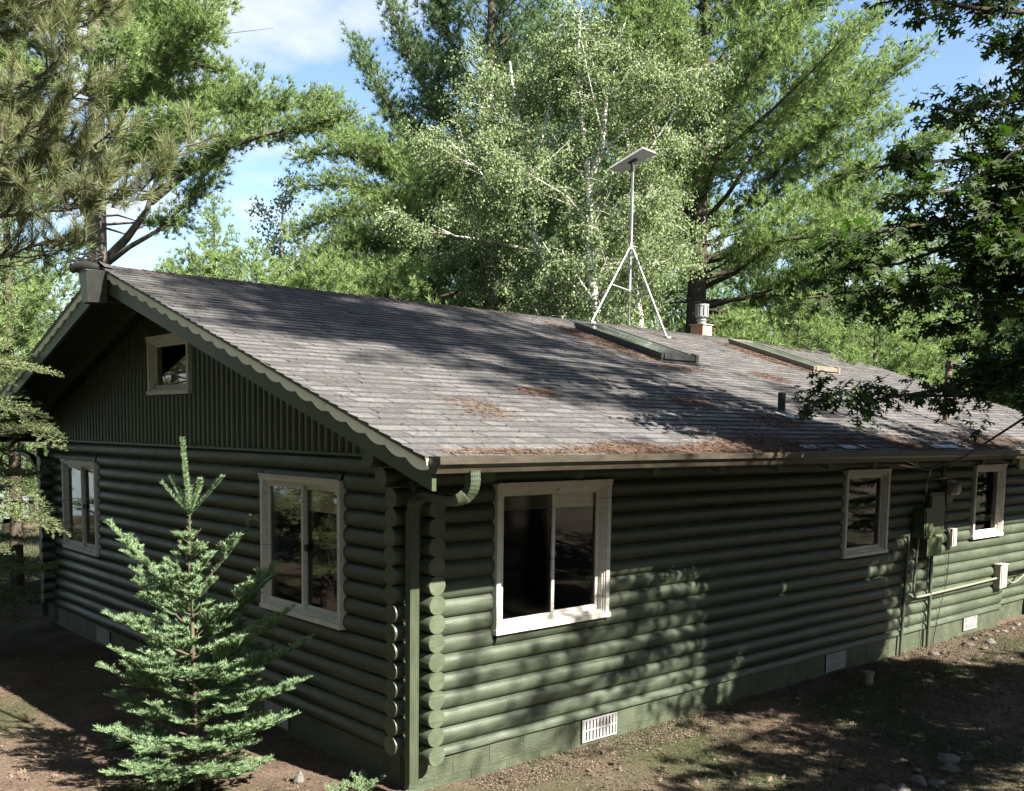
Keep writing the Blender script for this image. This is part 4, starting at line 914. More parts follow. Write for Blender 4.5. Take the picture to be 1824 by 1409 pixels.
# backdrop pines
bk0 = None
for k, (u, d, v) in enumerate(((620, 34, 380), (960, 36, 40), (1130, 30, 190), (1330, 32, 420), (1000, 28, 330), (1480, 36, 300), (1120, 38, -20), (820, 33, 420), (230, 34, 560), (60, 30, 470), (-60, 26, 300), (1420, 27, 470))):
    b = ground_under(u, d); H_ = zrow(v, b)-b[2]; lab = ['backdrop pine glimpsed low behind the birches\' left side', 'backdrop pine high behind the birch crown', 'backdrop pine directly behind the dish panel', 'backdrop pine behind the low limbs of the massive pine', 'backdrop pine filling in behind the birch trunks',
        'backdrop pine behind the massive pine\'s right plumes', 'tallest backdrop pine at the top centre', 'backdrop pine behind the tall dark pine\'s foot', 'backdrop pine low behind the old pine\'s trunk', 'backdrop pine at the far left edge', 'backdrop pine beyond the left edge spruces', 'backdrop pine right of the forked trunk'][k]
    if bk0 is None:
        bk0 = pine('backdrop_pine', lab, b, 10, 1.2, 3.0, 130, 0.16, 60, (0.0, 0.85), nd=(10, 0.22, 0.038), m='needle_dk', group='backdrop pines', sides=(0.36, 1.1), tstep=0.2, step=0.3, thick=0.18, shape=lambda f: (1-f)**0.6); bk0.scale = (H_/10,)*3
    else: copy_tree(bk0, b, k*1.3, lab, H_/10)

# birches
def birch(label, base, H, seed, stems, crown_c, nleaf=22000, leaf=0.042, keep=None):
    rng = np.random.default_rng(seed); root = empty('birch', base, label, 'birch tree', 'birches behind the ridge'); wood = MB(); tips = []
    def grow(pts, r, lvl):
        wood.tube(pts, [r*(1-0.8*i/(len(pts)-1)) for i in range(len(pts))], 8 if lvl == 0 else (5 if lvl == 1 else 3), 0, False)
        q, L = polyline(pts, 0.2); n = len(q)
        if lvl >= 1:
            
            if lvl >= 2 or n < 4: tips.append(q[int(n*0.25):])
            else: tips.append(q[int(n*0.75):])
        if lvl >= 3: return
        T = unit(np.gradient(q, axis=0)); cnt = {0: int(L*3.4), 1: int(L*4.5), 2: int(L*3.0)}[lvl]
        for c in range(cnt):
            f = rng.uniform(0.22 if lvl == 0 else 0.15, 0.98); i = int(f*(n-1)); az = rng.uniform(0, 6.283); e = rng.uniform(0.3, 0.9) if lvl == 0 else rng.uniform(-0.5, 0.6)
            d = unit(T[i]*0.7*(1 if lvl == 0 else 0.6)+np.array([math.cos(az), math.sin(az), 0])*math.cos(e)*1.1+np.array([0, 0, 0.25*math.sin(e)]))
            l = (1-f*0.6)*{0: 2.3, 1: 0.95, 2: 0.45}[lvl]*rng.uniform(0.6, 1.15)
            p0 = q[i]; sag = {0: 0.1, 1: -0.25, 2: -0.5}[lvl]
            grow([p0, p0+d*l*0.35, p0+d*l*0.7+np.array([0, 0, sag*0.3*l]), p0+d*l+np.array([0, 0, sag*l])], max(0.004, r*(1-0.8*f)*0.42), lvl+1)
    for pts, r in stems: grow(pts, r, 0)
    wood.build('trunk', MT['birchbark'], root)
    T_ = np.concatenate(tips); 
    idx = rng.integers(0, len(T_), nleaf); P = T_[idx]+rng.normal(size=(nleaf, 3))*np.array([0.065, 0.065, 0.08])-np.array([0, 0, 0.05])
    if keep is not None: P = P[keep(P)]
    n = len(P); D = unit(rng.normal(size=(n, 3))*np.array([0.7, 0.7, 0.4])+np.array([0, 0, -0.8])); S = unit(np.cross(D, rng.normal(size=(n, 3)))); L_ = leaf*rng.uniform(0.7, 1.25, (n, 1))
    V = np.stack([P, P+D*L_*0.45+S*L_*0.42, P+D*L_*1.15, P+D*L_*0.45-S*L_*0.42], 1)
    polys('crown', V, rng.uniform(0, 1, n), MT['birchleaf'], root); NT['birch'] = NT.get('birch', 0)+n
b = ground_under(1058, 17.3)
birch('tallest birch with a forked white trunk just left of the dish mast', b, 11, 201, [([np.array(b), *A([(1062, 560, 17.3), (1050, 460, 17.3), (1050, 360, 17.2), (1046, 300, 17.2), (1035, 200, 17.1), (1030, 90, 17), (1035, 10, 17)])], 0.10),
      (A([(1050, 330, 17.2), (1072, 260, 17.1), (1080, 180, 17), (1100, 90, 16.9), (1115, 30, 16.9)]), 0.06), (A([(1050, 350, 17.2), (1085, 310, 16.9), (1150, 280, 16.6), (1200, 200, 16.4), (1250, 120, 16.3)]), 0.03), (A([(1050, 400, 17.2), (1010, 350, 16.9), (960, 320, 16.6), (900, 300, 16.4)]), 0.028),
      (A([(1056, 470, 17.3), (1090, 420, 17), (1130, 390, 16.8), (1170, 340, 16.6)]), 0.045), (A([(1058, 540, 17.3), (1110, 490, 16.9), (1160, 470, 16.6), (1210, 480, 16.4)]), 0.04)], None, 52000)
b = ground_under(985, 18.2)
birch('left birch with a leaning white trunk low above the ridge', b, 10, 202, [([np.array(b), *A([(1000, 560, 18.2), (975, 490, 18.1), (955, 430, 18), (938, 340, 18), (930, 240, 17.9), (915, 170, 17.8), (908, 110, 17.8)])], 0.09),
      (A([(955, 430, 18), (900, 360, 17.7), (850, 300, 17.5), (800, 250, 17.3)]), 0.03), (A([(960, 450, 18), (880, 430, 17.6), (810, 420, 17.4), (770, 400, 17.2)]), 0.03), (A([(938, 330, 18), (970, 230, 17.8), (990, 130, 17.7)]), 0.05)], None, 52000)
b = ground_under(875, 19.0)
birch('leafy birch farthest left, hiding the foot of the tall dark pine', b, 9, 203, [([np.array(b), *A([(880, 540, 19), (870, 430, 18.9), (860, 300, 18.8), (870, 200, 18.7), (880, 120, 18.7)])], 0.08), (A([(880, 520, 19), (820, 470, 18.6), (780, 470, 18.4)]), 0.04)], None, 42000)
b = ground_under(1150, 18.6)
birch('rightmost birch behind the dish mast with pale forked twigs', b, 9, 204, [([np.array(b), *A([(1140, 560, 18.6), (1125, 480, 18.5), (1130, 400, 18.4), (1170, 310, 18.3), (1200, 200, 18.2), (1230, 110, 18.1)])], 0.075), (A([(1125, 440, 18.5), (1135, 370, 18.4), (1130, 300, 18.3)]), 0.04)], None, 36000)
b = ground_under(500, 30)
birch('distant birch with sparse leaves at the right side of the sky gap', b, 9, 205, [([np.array(b), *A([(505, 500, 30), (500, 430, 30), (505, 360, 30), (515, 320, 30)])], 0.08)], None, 6000, 0.09)

# ================================================================== left edge conifers
_p = at(20, 700, 17.5); b = (float(_p[0]), float(_p[1]), gz(_p[0], _p[1])-0.05)
pine('white_pine', 'bright pine behind the left edge spruces, filling the gap beside the old pine trunk', b, 10, 1.5, 2.3, 106, 0.12, 64, (0.1, 0.8), nd=(12, 0.13, 0.015), group='pines behind the cabin', sides=(0.36, 1.0), shape=lambda f: (1-f)**0.6, thick=0.13)
b = (-4.6, 3.4, gz(-4.6, 3.4)-0.05)
def outside_roof(P):  # keep needles off the cabin volume
    return ~((P[:, 0] > -0.9) & (P[:, 1] > -1.3) & (P[:, 1] < 10.3) & (P[:, 2] < 4.9) & (P[:, 0] < 13))
inview = lambda u, v, d: at(u, v, d)
ex = []
for pts in ([(-150, 330, 8.2), (0, 295, 8.2), (90, 285, 8.2), (150, 270, 8.2), (200, 235, 8.1)], [(-150, 420, 8.4), (60, 340, 8.3), (160, 335, 8.2), (250, 340, 8.1), (330, 260, 8.0)], [(-150, 60, 8.2), (-10, 60, 8.2), (90, 50, 8.1), (170, 10, 8)],
            [(-150, 180, 8.2), (0, 170, 8.1), (80, 130, 8.1), (130, 70, 8)], [(-150, 260, 8), (20, 250, 8), (100, 200, 7.9), (160, 150, 7.8)], [(-150, 100, 8), (0, 0, 8), (60, -60, 8)], [(-150, 480, 8.6), (0, 460, 8.5), (80, 430, 8.4), (150, 430, 8.3)],
            [(-150, 400, 8.4), (60, 380, 8.3), (140, 370, 8.3), (200, 350, 8.2)], [(-150, 10, 8.2), (40, 10, 8.2), (150, -10, 8.1), (200, 20, 8.0)], [(-150, 340, 8.6), (20, 330, 8.5), (110, 310, 8.5), (190, 300, 8.4)], [(-150, 200, 8.4), (40, 200, 8.4), (110, 250, 8.3), (130, 260, 8.3)]):
    ex.append((A(pts), 0.02, 0.3))
def tuft_tree(name, label, base, H, trunk_r, limbs, seed, m, L, w, n, step, sidelen, group, bark='bark', cat='pine tree'):
    """long needled tree: brush-like shoots at the ends of side twigs"""
    rng = np.random.default_rng(seed); root = empty(name, base, label, cat, group); wood = MB(); base = np.array(base, float)
    wood.tube([base+np.array([0, 0, H*t]) for t in (0, 0.3, 0.6, 1)], [trunk_r, trunk_r*0.8, trunk_r*0.5, 0.02], 10); V = []; val = []
    for pts, r, st in limbs:
        p, Ln = polyline(pts, step); T = unit(np.gradient(p, axis=0)); wood.tube(pts, [r*(1-0.75*i/(len(pts)-1)) for i in range(len(pts))], 5, 0, False)
        for i in range(len(p)):
            f = i/(len(p)-1)
            if f < st: continue
            for _ in range(2):
                d = unit(T[i]*rng.uniform(0.4, 1.1)+rng.normal(size=3)*np.array([0.8, 0.8, 0.4])+np.array([0, 0, 0.35])); l = sidelen*rng.uniform(0.5, 1.1)*(1.15-0.5*f)
                tip = p[i]+d*l+np.array([0, 0, 0.25*l*l]); wood.tube([p[i], (p[i]+tip)/2-np.array([0, 0, 0.02]), tip], [0.009, 0.007, 0.004], 3, 0, False)
                sh = max(2, int(0.22/0.025)); dd = unit(d+np.array([0, 0, 0.5])); q = tip-dd*np.linspace(0.2, 0, sh)[:, None]
                a, b_ = tufts(q, np.repeat(dd[None], sh, 0), rng, n=n, L=L, w=w, spread=(0.25, 1.0), back=0.02); V.append(a); val.append(b_*0.5+rng.uniform(0, 0.5))
    wood.build('trunk', MT[bark], root); polys('crown', np.concatenate(V), np.concatenate(val), MT[m], root); NT[name] = NT.get(name, 0)+sum(len(v) for v in V); return root
rg = np.random.default_rng(9)
for i in range(46):  # the rest of the crown, mostly left of the view
    z = rg.uniform(3.5, 12.5); az = rg.uniform(0, 6.283); r = 2.2*(1-(z-3)/13)*rg.uniform(0.7, 1.1); p0 = np.array([b[0], b[1], z]); d = np.array([math.cos(az), math.sin(az), 0.25])
    ex.append(([p0, p0+d*r*0.5, p0+d*r+np.array([0, 0, 0.2])], 0.03, 0.35))
tuft_tree('red_pine', 'long needled red pine overhanging the upper left corner', b, 13, 0.16, ex, 301, 'needle_red', 0.14, 0.0055, 13, 0.085, 0.42, 'conifers at the left edge', bark='ltbark')
# spruces: flat sprays
def spray_tree(name, label, base, H, zlow, rmax, seed, nlimb, m, group, azr=None, extra=(), nl=0.022, nw=0.006, droop=0.15, trunk_r=0.1, keep=None, tw=0.1, cat='spruce tree', elev=(-0.05, 0.5), bark='bark', rows=7):
    rng = np.random.default_rng(seed); root = empty(name, base, label, cat, group); base = np.array(base, float); wood = MB(); P = []; D = []; N_ = []
    wood.tube([base+np.array([0, 0, H*t]) for t in (0, 0.3, 0.6, 0.9, 1)], [trunk_r, trunk_r*0.8, trunk_r*0.5, trunk_r*0.12, 0.006], 8)
    def twig(a, b, dens=1.0):
        L = np.linalg.norm(b-a)
        if L < 0.03: return
        d = (b-a)/L; k = max(3, int(L/0.006*dens*rows/7)); t = rng.uniform(0, 1, k)[:, None]; P.append(a+(b-a)*t); D.append(np.repeat(d[None], k, 0)); N_.append(np.full(k, rng.random()))
    limbs = []
    for i in range(nlimb):
        f = (i+rng.random())/nlimb; z = zlow+(H-zlow)*f; r = rmax*((1-f)**0.8*0.93+0.07)*rng.uniform(0.75, 1.12); az = i*2.399+rng.uniform(-.3, .3)
        if azr is not None and rng.random() < 0.75: az = rng.uniform(*azr)
        e = elev[0]+(elev[1]-elev[0])*f; p0 = base+np.array([0, 0, z]); d = np.array([math.cos(az)*math.cos(e), math.sin(az)*math.cos(e), math.sin(e)])
        limbs.append([p0+d*r*t+np.array([0, 0, -droop*r*math.sin(t*2.2)+droop*0.7*r*t*t]) for t in (0, .2, .4, .6, .8, 1)])
    limbs += list(extra)
    for pts in limbs:
        cut = [q for q in range(len(pts)) if (-0.35 < pts[q][0] < 13 and -1.0 < pts[q][1] < 10 and pts[q][2] < 4.8)]
        if cut: pts = pts[:cut[0]]
        if len(pts) < 2: continue
        p, L = polyline(pts, tw); T = unit(np.gradient(p, axis=0)); n = len(p); r0 = max(0.004, 0.012*L)
        wood.tube(pts, [r0*(1-0.85*i/(len(pts)-1)) for i in range(len(pts))], 4, 0, False)
        for i in range(n):
            f = i/max(1, n-1)
            if f < 0.12: continue
            sdv = unit(np.cross(T[i], [0, 0, 1.0])); l = min(0.6, 0.42*L)*(1-f)**0.7*rng.uniform(0.7, 1.1)+0.05
            for sg in (-1, 1):
                d = unit(T[i]*0.85+sdv*sg*rng.uniform(0.7, 1.0)+np.array([0, 0, rng.uniform(-0.15, 0.25)])); e_ = p[i]+d*l+np.array([0, 0, -0.1*l]); twig(p[i], e_)
                m2 = int(l/0.09)
                for j in range(1, m2+1):
                    q = p[i]+d*l*j/(m2+1)
                    for s2 in (-1, 1):
                        dd = unit(d*0.8+T[i]*0.35*s2*sg+sdv*sg*0.2-T[i]*0.35*(s2 < 0)+np.array([0, 0, rng.uniform(-0.1, 0.3)])); twig(q, q+dd*l*0.38*(1-j/(m2+2))+0)
            twig(p[i-1] if i else p[i], p[i])
    P = np.concatenate(P); D = np.concatenate(D); N_ = np.concatenate(N_)
    if keep is not None: k = keep(P); P, D, N_ = P[k], D[k], N_[k]
    n = len(P); pr = unit(np.cross(D, rng.normal(size=(n, 3)))); pr[:, 2] = pr[:, 2]*0.6+0.25; d = unit(D*0.75+pr)
    V = blades(P, d, nl*rng.uniform(0.8, 1.2, n), nw, rng); wood.build('trunk', MT[bark], root); polys('crown', V, N_*0.7+rng.uniform(0, .3, n), MT[m], root); NT[name] = NT.get(name, 0)+n
    return root
b = (-3.55, 7.2, gz(-3.55, 7.2)-0.05)
exs = [A([(-60, 900, 10.5), (20, 915, 10.3), (80, 935, 10.2), (138, 955, 10.1)]), A([(-60, 850, 10.8), (0, 860, 10.6), (60, 905, 10.4), (90, 925, 10.3)]), A([(-60, 780, 10.6), (0, 770, 10.4), (60, 760, 10.2), (110, 800, 10.0)]), A([(-60, 640, 10.6), (20, 650, 10.4), (60, 655, 10.3), (105, 668, 10.2)]),
       A([(-60, 700, 10.6), (0, 720, 10.5), (50, 735, 10.4), (80, 770, 10.2)]), A([(-60, 980, 10.8), (-10, 975, 10.7), (20, 985, 10.6)])]
KR = lambda P: outside_roof(P) | (P[:, 0] < -0.82)
spray_tree('spruce', 'dense spruce at the left edge whose lower boughs cross the gable', b, 9.5, 1.2, 2.5, 302, 84, 'spruce', 'conifers at the left edge', extra=exs, azr=(-1.5, 0.9), keep=KR, nw=0.009, nl=0.028, trunk_r=0.12)
b = (-2.6, 11.8, gz(-2.6, 11.8)-0.05)
spray_tree('spruce', 'second spruce standing farther back beside the cabin\'s far corner', b, 9.0, 0.8, 2.4, 303, 70, 'spruce', 'conifers at the left edge', keep=KR, nw=0.012, nl=0.034, trunk_r=0.12, tw=0.12)
_p = at(-75, 700, 12.3); b = (float(_p[0]), float(_p[1]), gz(_p[0], _p[1])-0.05)
spray_tree('spruce', 'slender spruce at the very left edge whose tips cover the far eave', b, 9.5, 0.6, 1.9, 305, 110, 'spruce', 'conifers at the left edge', keep=KR, nw=0.011, nl=0.032, trunk_r=0.08, tw=0.12)
b = (-4.4, 14.8, gz(-4.4, 14.8)-0.05)
SPR = spray_tree('spruce', 'third spruce deepest in the left edge row', b, 11.0, 0.8, 2.6, 304, 64, 'spruce', 'conifers at the left edge', nw=0.016, nl=0.04, trunk_r=0.12, tw=0.15)

# ================================================================== young fir in front of the gable
b = on(352, 1422, 2, GZ-0.02); b = np.array([b[0], b[1], GZ-0.03]); fdep = float((b-CAM)@FW)
def fz(v): return vz(v, b[0], b[1])
def build_fir():
    rng = np.random.default_rng(401); root = empty('young_fir', b, 'young bright green fir with a long bare-topped leader standing before the gable wall', 'fir tree'); wood = MB(); P = []; D = []; N_ = []; W_ = []
    top = np.array(at(325, 780, fdep)); k1 = np.array(at(338, 915, fdep)); k2 = np.array(at(337, 1010, fdep)); k3 = np.array(at(342, 1100, fdep)); k4 = np.array(at(346, 1200, fdep)); k5 = np.array(at(350, 1300, fdep))
    tr = [b, k5, k4, k3, k2, k1, top]; wood.tube(tr, [0.028, 0.024, 0.02, 0.015, 0.010, 0.006, 0.003], 8)
    def twig(a, c, dens=1.0, nl=1.0):
        L = np.linalg.norm(c-a)
        if L < 0.02: return
        d = (c-a)/L; k = max(6, int(L*700*dens)); t = rng.uniform(0, 1, k)[:, None]; P.append(a+(c-a)*t); D.append(np.repeat(d[None], k, 0)); N_.append(np.full(k, rng.random())); W_.append(np.full(k, nl))
        wood.tube([a, c], [0.0035, 0.002], 3, 0, False)
    def branch(p0, az, e, L, curve=0.25, lvl=0):
        d = np.array([math.cos(az)*math.cos(e), math.sin(az)*math.cos(e), math.sin(e)]); pts = [p0+d*L*t+np.array([0, 0, curve*L*(t*t-t*0.6)]) for t in (0, .25, .5, .75, 1)]
        p, _ = polyline(pts, 0.068); T = unit(np.gradient(p, axis=0)); n = len(p); wood.tube(pts, [0.009*L+0.003, 0.007*L+0.003, 0.005*L+0.002, 0.004, 0.002], 5, 0, False)
        for i in range(n-1):
            if i/(n-1) > 0.25: twig(p[i], p[i+1], 0.9)
            f = i/(n-1)
            if f < 0.15: continue
            sdv = unit(np.cross(T[i], [0, 0, 1.])); l = (0.52*L*(1-f)+0.05)*rng.uniform(0.75, 1.1)
            if rng.random() < 0.68 and f < 0.88:
                for sg in (-1, 1):
                    dd = unit(T[i]*rng.uniform(0.6, 1.1)+sdv*sg*rng.uniform(0.5, 0.9)+np.array([0, 0, rng.uniform(-0.1, 0.45)])); c = p[i]+dd*l; mid = (p[i]+c)/2-np.array([0, 0, 0.01]); twig(p[i], mid); twig(mid, c)
                    m2 = int(l/0.1)
                    for j in range(1, m2+1):
                        q = p[i]+dd*l*j/(m2+1)
                        for s2 in ((-1, 1) if rng.random() < 0.75 else (1,)):
                            d3 = unit(dd*0.85+np.cross(dd, [0, 0, 1.])*s2*0.65+np.array([0, 0, rng.uniform(0.05, 0.4)])); twig(q, q+d3*(l*0.5*(1-j/(m2+1.5))+0.03))
        # end fan of three shoots
        for da in (-0.55, 0.55): d4 = unit(T[-1]+np.array([-math.sin(az), math.cos(az), 0])*da); twig(p[-2], p[-2]+d4*min(0.12, L*0.3))
    twig(k1, top, 2.4, 0.95); twig(k2, k1, 0.7, 0.9)
    for az, e, L in ((2.5, 0.85, 0.36), (0.9, 1.1, 0.26), (-0.9, 0.85, 0.36), (-0.3, 0.75, 0.42), (3.9, 0.8, 0.33), (1.7, 1.15, 0.22)):
        a = az+YAW; d = np.array([math.cos(a)*math.cos(e), math.sin(a)*math.cos(e), math.sin(e)]); twig(k1, k1+d*L*0.5, 1.1); twig(k1+d*L*0.5, k1+d*L+np.array([0, 0, 0.02]), 1.1)
    # right vector is yaw direction: az 0 = picture right, pi = picture left
    def ring(v, n, L, e, off, var=0.2):
        c = np.interp(v, [780, 915, 1010, 1100, 1200, 1300, 1422], range(7)); seq = [top, k1, k2, k3, k4, k5, b]; i = min(5, int(c)); p0 = seq[i]*(1-(c-i))+seq[i+1]*(c-i)
        for k in range(n): branch(p0+np.array([0, 0, rng.uniform(-.03, .03)]), YAW+off+2*math.pi*k/n+rng.uniform(-.45, .45), e+rng.uniform(-.2, .25), L*rng.uniform(1-var, 1+var))
    for vv, n, L, e, off in ((962, 4, 0.14, 0.6, 0.3), (1000, 4, 0.18, 0.6, 0.9), (1035, 4, 0.22, 0.6, 0.2), (1070, 4, 0.28, 0.65, 1.0), (1100, 4, 0.32, 0.6, 0.5), (1135, 4, 0.38, 0.6, 0.1), (1170, 5, 0.42, 0.5, 0.7), (1210, 6, 0.52, 0.45, 0.4), (1245, 6, 0.52, 0.35, 1.0),
                          (1285, 6, 0.55, 0.3, 0.0), (1320, 5, 0.56, 0.2, 0.5), (1350, 6, 0.55, 0.15, 0.6), (1385, 6, 0.5, 0.1, 0.2)): ring(vv, n, L, e, off, 0.35)
    for q0, q1, w_, az, e, L in ((k2, k3, .75, math.pi+0.1, 0.78, 0.86), (k2, k3, .6, -0.15, 0.85, 0.8), (k3, k4, .25, math.pi-0.5, 0.6, 0.75), (k3, k4, .5, -0.3, 0.72, 0.98), (k3, k4, .55, 0.3, 0.7, 0.8), (k3, k4, .7, math.pi+0.35, 0.5, 0.72), (k4, k5, .1, -0.25, 0.6, 1.0), (k4, k5, .4, -0.15, 0.45, 1.05),
                                (k4, k5, .5, math.pi+0.1, 0.35, 0.76), (k4, k5, .8, -0.35, 0.35, 1.05), (k5, b, .2, -0.5, 0.32, 1.02), (k5, b, .35, math.pi+0.3, 0.3, 0.75), (k5, b, .45, math.pi-0.3, 0.2, 0.8), (k5, b, .3, -1.2, 0.3, 0.8)):
        branch(q0*(1-w_)+q1*w_, YAW+az, e, L, 0.12)
    P_c = np.concatenate(P); D_c = np.concatenate(D); N_c = np.concatenate(N_); W_c = np.concatenate(W_); k = (P_c[:, 0] < -0.05); P_c, D_c, N_c, W_c = P_c[k], D_c[k], N_c[k], W_c[k]
    n = len(P_c); pr = unit(np.cross(D_c, rng.normal(size=(n, 3)))); pr[:, 2] = np.abs(pr[:, 2])*0.55+pr[:, 2]*0.3; d = unit(D_c*0.55+pr)
    V = blades(P_c, d, 0.034*W_c*rng.uniform(0.8, 1.15, n), 0.006, rng); wood.build('trunk', MT['firtwig'], root); polys('needles', V, N_c*0.6+rng.uniform(0, .4, n), MT['fir'], root); NT['fir'] = n
build_fir()
def sprig(u, v, seed, size, label):
    rng = np.random.default_rng(seed); b0 = on(u, v, 2, GZ); root = empty('fir_seedling', b0, label, 'fir seedling', 'fir seedlings by the wall'); P = []; D = []; wood = MB()
    for k in range(7):
        az = k*0.9+rng.uniform(-.3, .3); e = rng.uniform(0.3, 0.9); d = np.array([math.cos(az)*math.cos(e), math.sin(az)*math.cos(e), math.sin(e)]); L = size*rng.uniform(.7, 1.1)
        def tw(a, c):
            n = int(np.linalg.norm(c-a)*600)+3; t = rng.uniform(0, 1, n)[:, None]; P.append(a+(c-a)*t); D.append(np.repeat(unit(c-a)[None], n, 0)); wood.tube([a, c], [0.003, 0.002], 3, 0, False)
        a0 = b0+np.array([0, 0, 0.02]); tw(a0, a0+d*L)
        for j in range(1, 5):
            for s in (-1, 1): q = a0+d*L*j/5; tw(q, q+unit(d*0.8+unit(np.cross(d, [0, 0, 1.]))*s*0.8)*L*0.4*(1-j/6))
    P = np.concatenate(P); D = np.concatenate(D); n = len(P); pr = unit(np.cross(D, rng.normal(size=(n, 3)))); wood.build('stem', MT['firtwig'], root)
    polys('needles', blades(P, unit(D*0.5+pr), 0.024*rng.uniform(.8, 1.1, n), 0.0045, rng), rng.uniform(0, 1, n), MT['fir'], root)
sprig(600, 1425, 1, 0.16, 'small fir seedling at the bottom edge between fir and downspout'); sprig(650, 1412, 2, 0.2, 'fir seedling sprouting right of the other one at the bottom edge'); sprig(280, 1425, 3, 0.22, 'yellowish seedling at the left foot of the young fir'); sprig(212, 1335, 4, 0.14, 'lone seedling left of the young fir')

# ================================================================== oak, right foreground
OAK = np.array([7.4, -6.4, gz(7.4, -6.4)-0.05])
def leaf_shape():
    half = [(0.0, 0.0), (0.02, 0.12), (0.22, 0.20), (0.26, 0.27), (0.07, 0.33), (0.08, 0.44), (0.36, 0.52), (0.38, 0.60), (0.09, 0.63), (0.08, 0.70), (0.25, 0.80), (0.24, 0.86), (0.06, 0.86)]
    tip = [(0.0, 1.05)]; pts = half+tip+[(-x, y) for x, y in half[:0:-1]]
    return np.array(pts)
LEAF = leaf_shape()
def leaves(P, D, rng, size):
    n = len(P); nrm = unit(rng.normal(size=(n, 3))*0.55+np.array([0, 0, 1.0])); D = unit(D-nrm*(D*nrm).sum(1, keepdims=True)); S = np.cross(D, nrm); L = (size*rng.uniform(0.65, 1.2, n))[:, None, None]
    x = LEAF[None, :, :1]; y = LEAF[None, :, 1:]; fold = -np.abs(x)*0.35-(y**2)*0.22
    V = P[:, None]+L*(S[:, None]*x+D[:, None]*y+nrm[:, None]*fold)
    return V
def oak(name, label, base, limbs, generic, seed, nperm=60, size=0.13, trunk_r=0.2, H=6.5, keep=None, group=None, msh='oakleaf'):
    rng = np.random.default_rng(seed); root = empty(name, base, label, 'oak tree', group); base = np.array(base, float); wood = MB()
    wood.tube([base, base+[0.05, 0, 1.5], base+[-0.05, 0.1, H*0.55], base+[0.1, 0, H]], [trunk_r*1.25, trunk_r, trunk_r*0.75, trunk_r*0.2], 12); LP = []; LD = []
    def grow(pts, r, lvl, lf=1.0):
        wood.tube(pts, [r*(1-0.8*i/(len(pts)-1)) for i in range(len(pts))], 6 if lvl == 0 else 3, 0, False); q, L = polyline(pts, 0.06); T = unit(np.gradient(q, axis=0)); n = len(q)
        s = int(n*(0.3 if lvl == 0 else 0.1)); k = int((L*(1-(0.3 if lvl == 0 else 0.1)))*nperm*lf*(0.5 if lvl == 0 else 1))
        if k > 0:
            i = rng.integers(s, n, k); LP.append(q[i]+rng.normal(size=(k, 3))*0.03); LD.append(unit(T[i]*0.6+rng.normal(size=(k, 3))*0.8+np.array([0, 0, -0.25])))
        if lvl < 2:
            for c in range(int(L*(4.2 if lvl == 0 else 4.0))):
                f = rng.uniform(0.25, 0.97); i = int(f*(n-1)); d = unit(T[i]*0.7+rng.normal(size=3)*np.array([0.8, 0.8, 0.45])); l = (0.85 if lvl == 0 else 0.38)*(1.1-0.6*f)*rng.uniform(.6, 1.2)
                grow([q[i], q[i]+d*l*0.5+[0, 0, 0.03], q[i]+d*l+np.array([0, 0, -0.06*l])], max(0.003, r*(1-0.8*f)*0.45), lvl+1, lf)
    for pts, r, lf in limbs: grow(pts, r, 0, lf)
    for pts, r in generic: grow(pts, r, 0, 0.8)
    P = np.concatenate(LP); D = np.concatenate(LD)
    if keep is not None: k = keep(P); P, D = P[k], D[k]
    wood.build('trunk', MT['oakbark'], root); polys('crown', leaves(P, D, rng, size), rng.uniform(0, 1, len(P)), MT[msh], root); NT[name] = NT.get(name, 0)+len(P)
    return root
h_ = lambda z: OAK+np.array([0, 0, z])
lim = []
for st, pts, lf in ((3.6, [(1980, 300, 8.6), (1860, 330, 8.3), (1700, 385, 8.0), (1540, 420, 7.8), (1445, 440, 7.7)], 1.1), (3.4, [(1980, 480, 8.8), (1860, 485, 8.5), (1720, 500, 8.2), (1560, 515, 8.0), (1440, 530, 7.9)], 1.1),
        (5.0, [(1980, 40, 8.3), (1860, 25, 8.0), (1740, 15, 7.8), (1640, -5, 7.7), (1570, 5, 7.6)], 1.0), (4.6, [(1980, 160, 8.4), (1880, 165, 8.2), (1780, 185, 8.0), (1700, 200, 7.8), (1660, 185, 7.8)], 0.9),
        (4.2, [(1980, 260, 8.8), (1860, 265, 8.5), (1720, 285, 8.2), (1600, 290, 8.0), (1510, 310, 7.9)], 0.9), (3.9, [(1980, 380, 9.0), (1860, 380, 8.7), (1720, 430, 8.4), (1600, 470, 8.2), (1500, 480, 8.1)], 1.1),
        (4.8, [(1980, 90, 8.8), (1900, 95, 8.6), (1820, 100, 8.4), (1740, 70, 8.2)], 1.0), (3.3, [(1980, 560, 9.2), (1860, 555, 8.9), (1740, 570, 8.7), (1640, 590, 8.5)], 0.55), (3.7, [(1980, 420, 8.2), (1900, 440, 8.0), (1800, 445, 7.9), (1680, 470, 7.8)], 1.1),
        (4.3, [(1980, 210, 8.2), (1900, 230, 8.0), (1830, 250, 7.9), (1770, 300, 7.8)], 1.0), (4.0, [(1980, 330, 8.2), (1900, 350, 8.0), (1820, 380, 7.9), (1700, 340, 7.8), (1590, 350, 7.8)], 1.0),
        (3.0, [(1980, 585, 9.6), (1824, 640, 9.3), (1700, 690, 9.0), (1560, 712, 8.8), (1400, 716, 8.6)], 0.95), (3.0, [(1980, 600, 9.6), (1824, 665, 9.3), (1740, 705, 9.1), (1640, 705, 9.0), (1540, 700, 8.9)], 0.45), (2.8, [(1980, 670, 9.3), (1824, 745, 9.0), (1720, 812, 8.8), (1655, 838, 8.7), (1600, 828, 8.7)], 0.0)):
    lim.append(([h_(st), *A(pts)], 0.032 if lf else 0.018, lf))
spx = []; gen = []; rgo = np.random.default_rng(12)
